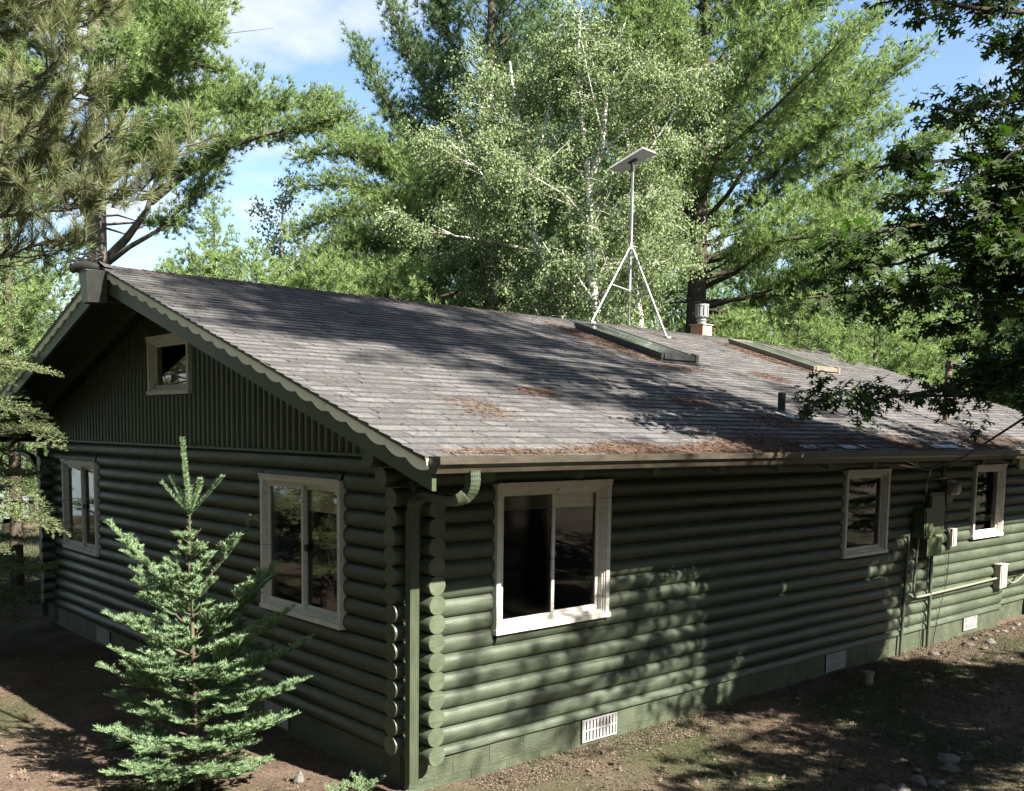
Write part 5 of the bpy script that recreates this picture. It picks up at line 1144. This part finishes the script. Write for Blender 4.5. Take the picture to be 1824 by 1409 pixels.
for i in range(60):
    z = rgo.uniform(3.0, 6.6); az = rgo.uniform(0, 6.283); r = rgo.uniform(1.8, 4.0)*(1 if z < 5.5 else 0.8); e = rgo.uniform(0.0, 0.7); d = np.array([math.cos(az)*math.cos(e), math.sin(az)*math.cos(e), math.sin(e)])
    gen.append(([h_(z), h_(z)+d*r*0.5, h_(z)+d*r+np.array([0, 0, 0.2])], 0.05))
for tx in np.arange(3.9, 8.0, 0.55):  # unseen limbs aimed along the sun to shade the long wall
    for tz in (0.1, 0.8, 1.5):
        dd_ = rgo.uniform(4.2, 8.0); tx_ = tx+rgo.uniform(-0.2, 0.2); p = np.array([tx_, 0, tz])+SUND/(-SUND[1])*dd_; p0 = h_(max(2.2, min(6.3, p[2]-1.0))); gen.append(([p0, p0*0.45+p*0.55+np.array([0, 0, 0.15]), p, p+unit(p-p0)*0.35], 0.03))
for tx, tz in ((2.25, 0.9), (2.6, 0.3), (2.9, 1.0), (2.4, 1.4), (3.05, 0.1)):  # more unseen limbs placed to shade the wall past the first window
    p = np.array([tx, 0, tz])+SUND/(-SUND[1])*6.0; p0 = h_(p[2]-1.0); gen.append(([p0, p0*0.45+p*0.55+np.array([0, 0, 0.15]), p], 0.03))
for tx, tz in ((0.6, 0.75), (1.1, 0.25), (1.5, 0.85), (1.9, 0.45), (0.9, 1.1), (2.0, 1.0), (1.3, -0.05), (0.5, 0.2)):  # sparse unseen limbs placed to dapple the wall near the corner
    p = np.array([tx, 0, tz])+SUND/(-SUND[1])*rgo.uniform(8.0, 10.0); p0 = h_(6.2); spx.append(([p0, p0*0.45+p*0.55+np.array([0, 0, 0.3]), p, p+np.array([-0.35, 0.1, 0.05])], 0.03, 0.22))
for q in range(5):
    vv = (315, 365, 415, 460, 520)[q]; lim.append(([h_(3.4+0.2*q), *A([(1980, vv, 8.4), (1880, vv+8, 8.2), (1790, vv-10+q*6, 8.0), (1730, vv+15, 7.9)])], 0.025, 1.2))
for tx, ty in ((1.2, -1.5), (1.8, -2.2), (2.4, -1.3), (2.9, -1.6), (0.9, -2.4), (1.5, -1.9), (0.5, -1.6)):  # unseen limbs placed to shade the ground near the corner
    p = np.array([tx, ty, GZ])+SUND/(-SUND[1])*rgo.uniform(4.0, 5.2); p0 = h_(max(2.0, min(6.3, p[2]-0.8))); gen.append(([p0, p0*0.45+p*0.55+np.array([0, 0, 0.15]), p, p+unit(p-p0)*0.3], 0.03))
for tx, ty in ((3.6, -1.2), (4.6, -1.0), (5.6, -1.4), (6.6, -1.0), (7.4, -1.6), (5.0, -2.2), (6.2, -2.2), (8.4, -1.4), (4.2, -1.9), (9.4, -1.2), (7.0, -2.6)):  # unseen limbs placed to shade the lawn farther along
    p = np.array([tx, ty, GZ])+SUND/(-SUND[1])*rgo.uniform(4.0, 5.8); p0 = h_(max(2.0, min(6.3, p[2]-0.8))); gen.append(([p0, p0*0.45+p*0.55+np.array([0, 0, 0.15]), p, p+unit(p-p0)*0.3], 0.03))
def oak_keep(P):  # thins leaves to open sun patches at chosen spots on the wall
    row = PY-FPX*((P-CAM)@UP)/((P-CAM)@FW); colm = PX+FPX*((P-CAM)@RT)/((P-CAM)@FW); dep = (P-CAM)@FW
    dd_ = -P[:, 1]; xw = P[:, 0]-dd_*SUND[0]/-SUND[1]; zw = P[:, 2]-dd_*SUND[2]/-SUND[1]; rn = np.random.default_rng(5).uniform(0, 1, len(P))
    gapn = np.array([mnoise.noise(Vector((a*2.6, b*2.2, 3.0))) for a, b in zip(xw, zw)])
    prune = ((xw > 3.1) & (xw < 3.85) & (zw > -0.2) & (zw < 1.3) & (rn < 0.9)) | ((xw > 7.3) & (xw < 10) & (zw > -0.3) & (zw < 1.25) & (gapn > -0.08) & (rn < 0.9)) | ((xw > 0) & (xw < 3.1) & (zw > -0.4) & (zw < 1.3) & (gapn > -0.05) & (rn < 0.85)) | ((xw > 3.85) & (xw < 7.3) & (zw > -0.2) & (zw < 1.3) & (gapn > 0.36))
    return ~prune & oak_view(colm, dep, P)
def oak_view(colm, dep, P):
    return (dep < 0.3) | ((colm > 1990)) | (P[:, 0] < -99) | ((colm > 1380) & (dep < 9.9) & (dep > 7.2) & (P[:, 0] < 6.4))
lim += spx
oak('oak', 'dark leaved oak whose branches hang in from the right edge over the roof', OAK, lim, gen, 501, keep=oak_keep)

# ================================================================== unseen trees south and west, added for roof dapples, sky blocking and window reflections
sx, sy = 7.3, -13.0
b = (sx, sy, gz(sx, sy)-0.05)
ex = [([np.array([sx, sy, z]), np.array([sx-l*0.5, sy+rz*0.4, z+0.5]), np.array([sx-l, sy+rz, z+1.0])], 0.05, 0.35) for z, l, rz in ((15.2, 4.6, 0.5), (16.2, 4.9, -0.6), (17.0, 4.5, 0.9), (18.0, 3.6, -0.2), (14.2, 3.6, -1.0), (14.6, 3.2, 1.4), (16.8, 5.2, 0.1), (18.8, 3.0, 0.6), *[(14.6+0.3*q, 2.6+(q*1.7) % 2.4, -1.8+(q*1.3) % 3.9) for q in range(16)], (17.4, 4.0, -1.4), (15.8, 4.2, -0.2), (19.2, 3.8, -0.8), (17.8, 5.0, 1.2))]  # limbs stretched out so their shadow darkens the roof
ex += [([np.array([sx, sy, z]), np.array([sx-l*0.5, sy+rz*0.4, z+0.1]), np.array([sx-l, sy+rz, z+0.2])], 0.04, 0.55) for z, l, rz in ((11.9, 4.0, 0.3), (11.0, 2.9, 0.8))]  # sparse limbs set to dapple the front wall
def dapple(P):  # gaps cut in the crown to shape sun dapples on the roof
    tt = (P[:, 2]-ZE-SLP*(P[:, 1]+EV))/(SUND[2]-SLP*SUND[1]); xr = P[:, 0]-SUND[0]*tt; yr = P[:, 1]-SUND[1]*tt
    g = np.array([mnoise.noise(Vector((a*1.7, c*2.6, 7.0)))+0.6*mnoise.noise(Vector((a*4.5, c*6.5, 9.0))) for a, c in zip(xr, yr)])
    return ~((g > 0.06) & ~((xr < 5) & (yr > 2.0) & (g < 0.45)))
ex += [([np.array([sx, sy, 15.6+0.45*q]), np.array([sx-1.8, sy-0.9+(q*0.9) % 1.9, 16.2+0.45*q]), np.array([sx-3.1-(q*1.1) % 2.2, sy-1.6+(q*1.7) % 3.3, 16.6+0.45*q])], 0.035, 0.35) for q in range(8)]  # extra limbs put in to shade the upper left roof
sp0 = pine('south_pine', 'tall high crowned pine behind the viewpoint whose shadow dapples the roof', b, 20, 13.6, 3.6, 601, 0.2, 40, (0.0, 0.8), extra=ex, nd=(11, 0.17, 0.02), m='needle_dk', group='pines behind the viewpoint', sides=(0.36, 1.0), tstep=0.17, step=0.26, mult=3, shape=lambda f: (1-f)**0.5, dead=8, keep=dapple)
copy_tree(sp0, (21, -12, gz(21, -12)-0.05), 1.7, 'tall high crowned pine far off to the right of the viewpoint', 0.9)
src = bk0
for k, (x, y, H_) in enumerate(((-9, -12, 11), (-5, -15, 10), (-1, -14.5, 9.5), (4, -17, 10), (9.5, -16, 9.5), (13.5, -14, 10), (18, -9, 12), (19.5, -3, 13), (-12, -6, 13), (-10.5, 0, 15), (-9.5, 5, 15), (-9.0, 10.5, 14))):  # unseen ring of pines, added to keep sky light off the walls
    copy_tree(src, (x, y, gz(x, y)-0.05), k*0.9, 'bushy pine added in an unseen ring around the clearing, %s' % ['behind and left of the viewpoint', 'straight behind the viewpoint', 'behind the viewpoint facing the corner', 'behind the viewpoint facing the tall window', 'behind the oak', 'right of the oak', 'right of the cabin\'s far end', 'farther right of the cabin\'s far end',
        'left of the viewpoint', 'facing the young fir', 'facing the gable', 'facing the far corner'][k], H_/10)

for k, (x, y, H_) in enumerate(((-7.6, -4.5, 12), (-8.2, -1.5, 13), (-7.4, 1.2, 14), (-7.8, 4.0, 14), (-7.0, 9.3, 13), (-10.5, -8, 13), (-7.5, -9.5, 10), (-3.0, -12.5, 9.5), (1.5, -13.5, 9.6), (6.0, -14.5, 9.6), (11.5, -12.5, 9.2), (16, -8.5, 10), (17.5, -5, 11))):  # further unseen spruces, added as a screen against sky light
    copy_tree(SPR, (x, y, gz(x, y)-0.05), k*1.1, 'dense spruce added unseen around the clearing, %s' % ['beside the viewpoint', 'just ahead of the viewpoint on the left', 'opposite the gable window', 'opposite the attic window', 'opposite the far corner', 'farthest back on the left', 'left behind the viewpoint',
        'directly behind the viewpoint', 'behind the viewpoint in line with the cabin corner', 'behind the viewpoint in line with the tall window', 'behind the oak trunk', 'right of the oak trunk', 'nearest the cabin\'s far end'][k], H_/11)

for k, (x, y, H_) in enumerate(((17.2, -2.6, 8), (20.5, -6.5, 9), (16.8, -10.5, 8.5), (24, -10, 11))):
    copy_tree(SPR, (x, y, gz(x, y)-0.05), k*2.1, 'low skirted spruce mirrored in the small panes, %s' % ['nearest the cabin\'s end wall', 'a little beyond the nearest one', 'closest to the oak', 'farthest away'][k], H_/11)
# ================================================================== litter, grass, stones
rg = np.random.default_rng(77)
def nz3(P, sc, off=0.0): return np.array([mnoise.noise(Vector((p[0]*sc+off, p[1]*sc-off, off))) for p in P])
# pine needles lying on the roof
Pn = []
def patch(n, x0, x1, y0, y1, soft=True):
    q = np.stack([rg.uniform(x0, x1, n), rg.uniform(y0, y1, n)], 1)
    if soft:
        cx, cy = (x0+x1)/2, (y0+y1)/2; w = np.abs((q[:, 0]-cx)/(x1-x0)*2)**2+np.abs((q[:, 1]-cy)/(y1-y0)*2)**2; q = q[rg.uniform(0, 1, n) > w]
    Pn.append(q)
def strip(n, x0, x1, width, dens=0.0):
    q = np.stack([rg.uniform(x0, x1, n), -EV+0.02+np.abs(rg.normal(size=n))*width], 1); k = nz3(q, 1.3, 5.0)+0.25*rg.normal(size=n) > dens; Pn.append(q[k])
strip(16000, -0.6, 3.5, 0.04, -0.1); strip(26000, 0.6, 3.4, 0.09, 0.05); strip(30000, 2.6, 9.5, 0.24, 0.0); strip(14000, 8.5, 12.8, 0.16, 0.05)
patch(9000, 5.05, 5.62, 1.95, 4.15); patch(9000, 9.0, 9.52, 2.1, 4.1); patch(2600, 3.4, 4.2, 0.0, 0.6); patch(1800, 1.4, 2.0, 0.2, 0.6); patch(1500, 0.2, 0.9, -0.5, 0.2); patch(2500, 4.0, 5.0, -0.6, 0.0); patch(2200, 7.0, 7.8, 1.4, 2.0); patch(1500, 5.0, 6.2, 1.6, 2.0); patch(6000, -0.7, 12.9, -1.2, 4.4, False)
patch(1500, -0.7, 5.0, 4.3, 4.46, False); patch(600, 7.5, 8.1, 3.7, 4.1)
Q = np.concatenate(Pn); n = len(Q); P = np.stack([Q[:, 0], Q[:, 1], ZE+SLP*(Q[:, 1]+EV)+0.014+np.abs(rg.normal(size=n))*0.006], 1)
az = rg.uniform(0, 6.283, n); D = np.stack([np.cos(az), np.sin(az), np.sin(az)*SLP+rg.normal(size=n)*0.12], 1)
tag(polys('fallen_needles', blades(P, unit(D), rg.uniform(0.04, 0.09, n), 0.0045, rg), rg.uniform(0, 1, n), MT['duff']), 'reddish fallen pine needles scattered and drifted over the grey shingles', 'fallen needles', kind='stuff')
# ragged needles hanging over the gutter
xs2 = np.concatenate([rg.normal(c, 0.06, 26) for c in (1.15, 3.0, 4.2, 6.0, 2.2)]); n = len(xs2); P = np.stack([xs2, np.full(n, -EV-0.1), np.full(n, ZE+0.012)], 1); D = unit(np.stack([rg.normal(size=n)*0.5, -0.6+rg.normal(size=n)*0.3, -0.5+rg.normal(size=n)*0.6], 1))
tag(polys('gutter_needles', blades(P, D, rg.uniform(0.04, 0.1, n), 0.004, rg), rg.uniform(0, 1, n), MT['duff']), 'small tufts of dry needles sticking out over the gutter rim', 'fallen needles', kind='stuff')
GZv = np.vectorize(lambda x, y: gz(x, y))
def outside(Q): return ~((Q[:, 0] > -0.03) & (Q[:, 1] > -0.03) & (Q[:, 0] < XEND) & (Q[:, 1] < WID))
def field(n, x0, x1, y0, y1, th, sc, off, soft=0.25, bias=None):
    Q = np.stack([rg.uniform(x0, x1, n), rg.uniform(y0, y1, n)], 1); f = nz3(Q, sc, off)+soft*rg.normal(size=n)
    if bias is not None: f = f+bias(Q)
    Q = Q[(f > th) & outside(Q)]; return Q
# lawn grass and clover
Q = np.concatenate([field(190000, 0.6, 12.5, -4.6, -0.25, 0.0, 0.7, 3.0, 0.3, lambda q: -0.5*(q[:, 1] > -0.6)-0.25*(q[:, 0] < 2.2)), field(60000, -5, 5, 10.5, 22, -0.3, 0.7, 3.0), field(16000, -5, 0, 0, 8, 0.35, 0.9, 8.0)])
n = len(Q); far = Q[:, 1] > 10; P = np.stack([Q[:, 0], Q[:, 1], GZv(Q[:, 0], Q[:, 1])-0.003], 1); D = unit(np.stack([rg.normal(size=n)*0.6, rg.normal(size=n)*0.6, rg.uniform(0.4, 1.2, n)], 1))
tag(polys('grass', blades(P, D, rg.uniform(0.02, 0.06, n)*(1+far*1.2), 0.005+0.01*far, rg), rg.uniform(0, 1, n), MT['grass']), 'sparse dark green lawn grass in front of the long wall', 'grass', kind='stuff')
# leaf litter
Q = np.concatenate([field(26000, 0.5, 12.5, -0.5, 0.0, -0.3, 0.9, 12.0, 0.4), field(62000, 0.2, 12.5, -4.8, -0.02, -0.1, 0.9, 11.0, 0.4), field(30000, -7, 0, -1.5, 12, -0.3, 0.8, 17.0, 0.4)])
n = len(Q); P = np.stack([Q[:, 0], Q[:, 1], GZv(Q[:, 0], Q[:, 1])+rg.uniform(0.002, 0.02, n)], 1); nr = unit(rg.normal(size=(n, 3))*0.45+np.array([0, 0, 1.])); D = unit(np.cross(nr, rg.normal(size=(n, 3)))); S = np.cross(D, nr); L_ = rg.uniform(0.007, 0.026, (n, 1))*rg.uniform(0.5, 1, (n, 1))**0.5
V = np.stack([P-D*L_*0.6, P+S*L_*0.35+nr*L_*0.1, P+D*L_*0.6, P-S*L_*0.35+nr*L_*0.12], 1); tag(polys('leaf_litter', V, rg.uniform(0, 1, n), MT['leaf']), 'small dry brown leaves littering the ground around the cabin', 'leaf litter', kind='stuff')
Q = np.concatenate([field(110000, -7, 0, -1.5, 12, -0.25, 0.8, 21.0, 0.4), field(50000, 0.3, 12, -4.8, -0.02, 0.1, 0.7, 23.0, 0.3)]); n = len(Q); P = np.stack([Q[:, 0], Q[:, 1], GZv(Q[:, 0], Q[:, 1])+rg.uniform(0.001, 0.01, n)], 1); az = rg.uniform(0, 6.283, n); D = unit(np.stack([np.cos(az), np.sin(az), rg.normal(size=n)*0.12], 1))
tag(polys('needle_duff', blades(P, D, rg.uniform(0.03, 0.08, n), 0.004, rg), rg.uniform(0, 1, n), MT['duff']), 'reddish brown needle duff carpeting the ground beside the gable', 'needle duff', kind='stuff')

# rank tufts along the wall and round the stones
tc_ = np.concatenate([np.stack([rg.uniform(0.4, 12.4, 60), -np.abs(rg.normal(size=60))*0.12-0.04], 1), np.stack([rg.uniform(2.6, 6.5, 70), rg.uniform(-2.9, -1.9, 70)], 1), np.stack([rg.uniform(0.5, 9, 90), rg.uniform(-3.8, -0.4, 90)], 1)])
Q = np.repeat(tc_, 26, 0)+rg.normal(size=(len(tc_)*26, 2))*0.025; n = len(Q); P = np.stack([Q[:, 0], Q[:, 1], GZv(Q[:, 0], Q[:, 1])-0.004], 1); D = unit(np.stack([rg.normal(size=n)*0.5, rg.normal(size=n)*0.5, rg.uniform(0.7, 1.2, n)], 1)); hg = np.repeat(rg.uniform(0.5, 1.2, len(tc_)), 26)
tag(polys('weeds', blades(P, D, rg.uniform(0.04, 0.11, n)*hg, 0.005, rg, 0.15), rg.uniform(0, 1, n), MT['grass']), 'ragged grass tufts along the foundation and between the edging stones', 'weeds', kind='stuff')
Q = np.concatenate([field(1500, 1.0, 9.0, -4.2, -0.15, -0.1, 0.8, 31.0, 0.5), field(500, -5, -0.2, -1, 7, 0.0, 0.8, 33.0, 0.5)]); n = len(Q); P = np.stack([Q[:, 0], Q[:, 1], GZv(Q[:, 0], Q[:, 1])+0.02], 1); az = rg.uniform(0, 6.283, n); D = np.stack([np.cos(az), np.sin(az), rg.normal(size=n)*0.2], 1)
V = leaves(P, D, rg, 0.085); tag(polys('fallen_oak_leaves', V, rg.uniform(0, 1, n), MT['leaf']), 'curled brown lobed oak leaves lying on the lawn and duff', 'fallen leaves', kind='stuff')
mb = MB()
for k in range(150):
    x, y = (rg.uniform(0.4, 11), rg.uniform(-4, -0.1)) if k % 3 else (rg.uniform(-5, -0.2), rg.uniform(-1, 7)); z = gz(x, y)+0.012; a = rg.uniform(0, 6.283); l = rg.uniform(0.06, 0.3); d = np.array([math.cos(a), math.sin(a), 0]); e = np.array([-d[1], d[0], 0])*rg.uniform(-0.2, 0.2)*l
    mb.tube([(x, y, z), tuple(np.array([x, y, z+0.006])+d*l*0.5+e), tuple(np.array([x, y, z+0.002])+d*l)], [0.004, 0.0035, 0.002], 4, 0, False)
tag(mb.build('fallen_twigs', MT['firtwig']), 'thin fallen twigs scattered over the ground', 'twigs', kind='stuff')
def rock(u, v, wpx, seed, label, flat=0.55, m='rock', point=0.0, group=None):
    p = on(u, v, 2, GZ+0.02); d = float((p-CAM)@FW); r = wpx*0.87*d/FPX/2; rs = np.random.default_rng(seed); o = rs.uniform(0, 50, 3); vs = []; nu, nv = 20, 12
    ax = rs.uniform(0.7, 1.0); rot = rs.uniform(0, 3.14)
    for j in range(nv+1):
        th = math.pi*j/nv
        for i in range(nu):
            a = 2*math.pi*i/nu; q = np.array([math.sin(th)*math.cos(a), math.sin(th)*math.sin(a), math.cos(th)]); k = 1+0.5*mnoise.noise(Vector(q*1.2+o))+0.16*mnoise.noise(Vector(q*3+o))+0.05*mnoise.noise(Vector(q*8+o))
            q = q*k; q[2] = q[2]*(1+point*max(0, q[2])); x = q[0]*math.cos(rot)-q[1]*ax*math.sin(rot); y = q[0]*math.sin(rot)+q[1]*ax*math.cos(rot); vs.append((p[0]+x*r, p[1]+y*r, p[2]+(q[2]*flat+flat*0.12)*r-0.015))
    mb = MB(); mb.add(vs, [(j*nu+i, (j+1)*nu+i, (j+1)*nu+(i+1) % nu, j*nu+(i+1) % nu) for j in range(nv) for i in range(nu)], 0, True)
    tag(mb.build('rock', MT[m], None, (p[0], p[1], GZ)), label, 'rock', group)
RG1, RG2 = 'stones edging the lawn at lower right', 'stones piled by the far corner of the cabin'  # rockr is the darker stone colour
for q in ((1688, 1352, 42, 1, 'largest pale stone of the lawn edging, next to a dark one', .6, 'rock', 0, RG1), (1690, 1368, 44, 2, 'flat brownish stone just below the largest pale one', .35, 'rockr', 0, RG1), (1724, 1352, 34, 3, 'dark stone touching the right side of the largest pale one', .6, 'rockr', 0, RG1),
          (1752, 1325, 34, 4, 'half buried grey stone at the upper end of the lawn edging', .5, 'rock', 0, RG1), (1774, 1317, 30, 5, 'small dark stone at the top right of the lawn edging', .5, 'rockr', 0, RG1), (1634, 1370, 20, 6, 'smallest stone of the lawn edging, above the two pale round ones', .5, 'rock', 0, RG1),
          (1637, 1392, 40, 7, 'pale round stone in the lower middle of the lawn edging', .6, 'rock', 0, RG1), (1668, 1394, 32, 8, 'pale flat stone just right of the lower middle round one', .45, 'rock', 0, RG1), (1606, 1408, 42, 9, 'pale stone cut by the bottom edge of the view', .6, 'rock', 0, RG1), (1572, 1406, 44, 10, 'dark stone leftmost of the lawn edging', .6, 'rockr', 0, RG1),
          (532, 1390, 26, 11, 'single upright pale stone by the gable foundation near the downspout', 1.1, 'rock', 0.3, None), (1812, 1112, 17, 12, 'pale round stone farthest right by the recessed foundation', .65, 'rock', 0, RG2), (1804, 1119, 14, 13, 'small pale stone touching the farthest right round one', .6, 'rock', 0, RG2),
          (1788, 1123, 20, 14, 'flat pale stone at the very corner of the foundation', .3, 'rock', 0, RG2), (1772, 1124, 17, 15, 'dark stone at the top of the corner pile', .6, 'rockr', 0, RG2), (1757, 1131, 20, 16, 'dark stone in the middle of the corner pile', .5, 'rockr', 0, RG2), (1763, 1143, 24, 17, 'tilted slab on the near side of the corner pile', .5, 'rock', 0, RG2),
          (1752, 1154, 18, 18, 'pinkish stone lowest in the corner pile', .5, 'rockr', 0, RG2), (1733, 1138, 20, 19, 'dark stone under the third vent', .5, 'rockr', 0, RG2), (1724, 1148, 26, 20, 'broad dark stone leftmost of the corner pile', .45, 'rockr', 0, RG2), (1662, 1164, 22, 21, 'round brown stone beside the thick conduit', .6, 'rockr', 0, RG2),
          (1680, 1163, 14, 22, 'small brown stone right of the thick conduit', .5, 'rockr', 0, RG2), (1714, 1180, 30, 23, 'lone dark stone in the lawn nearer than the corner pile', .45, 'rockr', 0, RG2)):
    rock(q[0], q[1], q[2], q[3], q[4], q[5], q[6], q[7], q[8])
# dark stub with curling strands at the ridge end, object not identified
mb = MB(); bp = lambda u, v, d: at(u, v, d); dd = float((np.array([-0.9, WID/2, 4.5])-CAM)@FW)
mb.tube([bp(176, 478, dd), bp(150, 474, dd), bp(128, 478, dd+0.05)], [0.04, 0.06, 0.05], 8)
rr = random.Random(8)
for k in range(9):
    a = bp(150+rr.uniform(-20, 15), 470, dd); mb.tube(smooth_curve([a, bp(150+rr.uniform(-30, 35), 460+rr.uniform(-10, 5), dd), bp(160+rr.uniform(-45, 20), 462+rr.uniform(-16, 12), dd), bp(150+rr.uniform(-40, 30), 472+rr.uniform(-8, 10), dd)], 5), 0.008, 4)
tag(mb.build('ridge_stub', MT['cable'], None, tuple(bp(160, 478, dd))), 'dark stub with curling strands above the beam cover', 'broken branch')
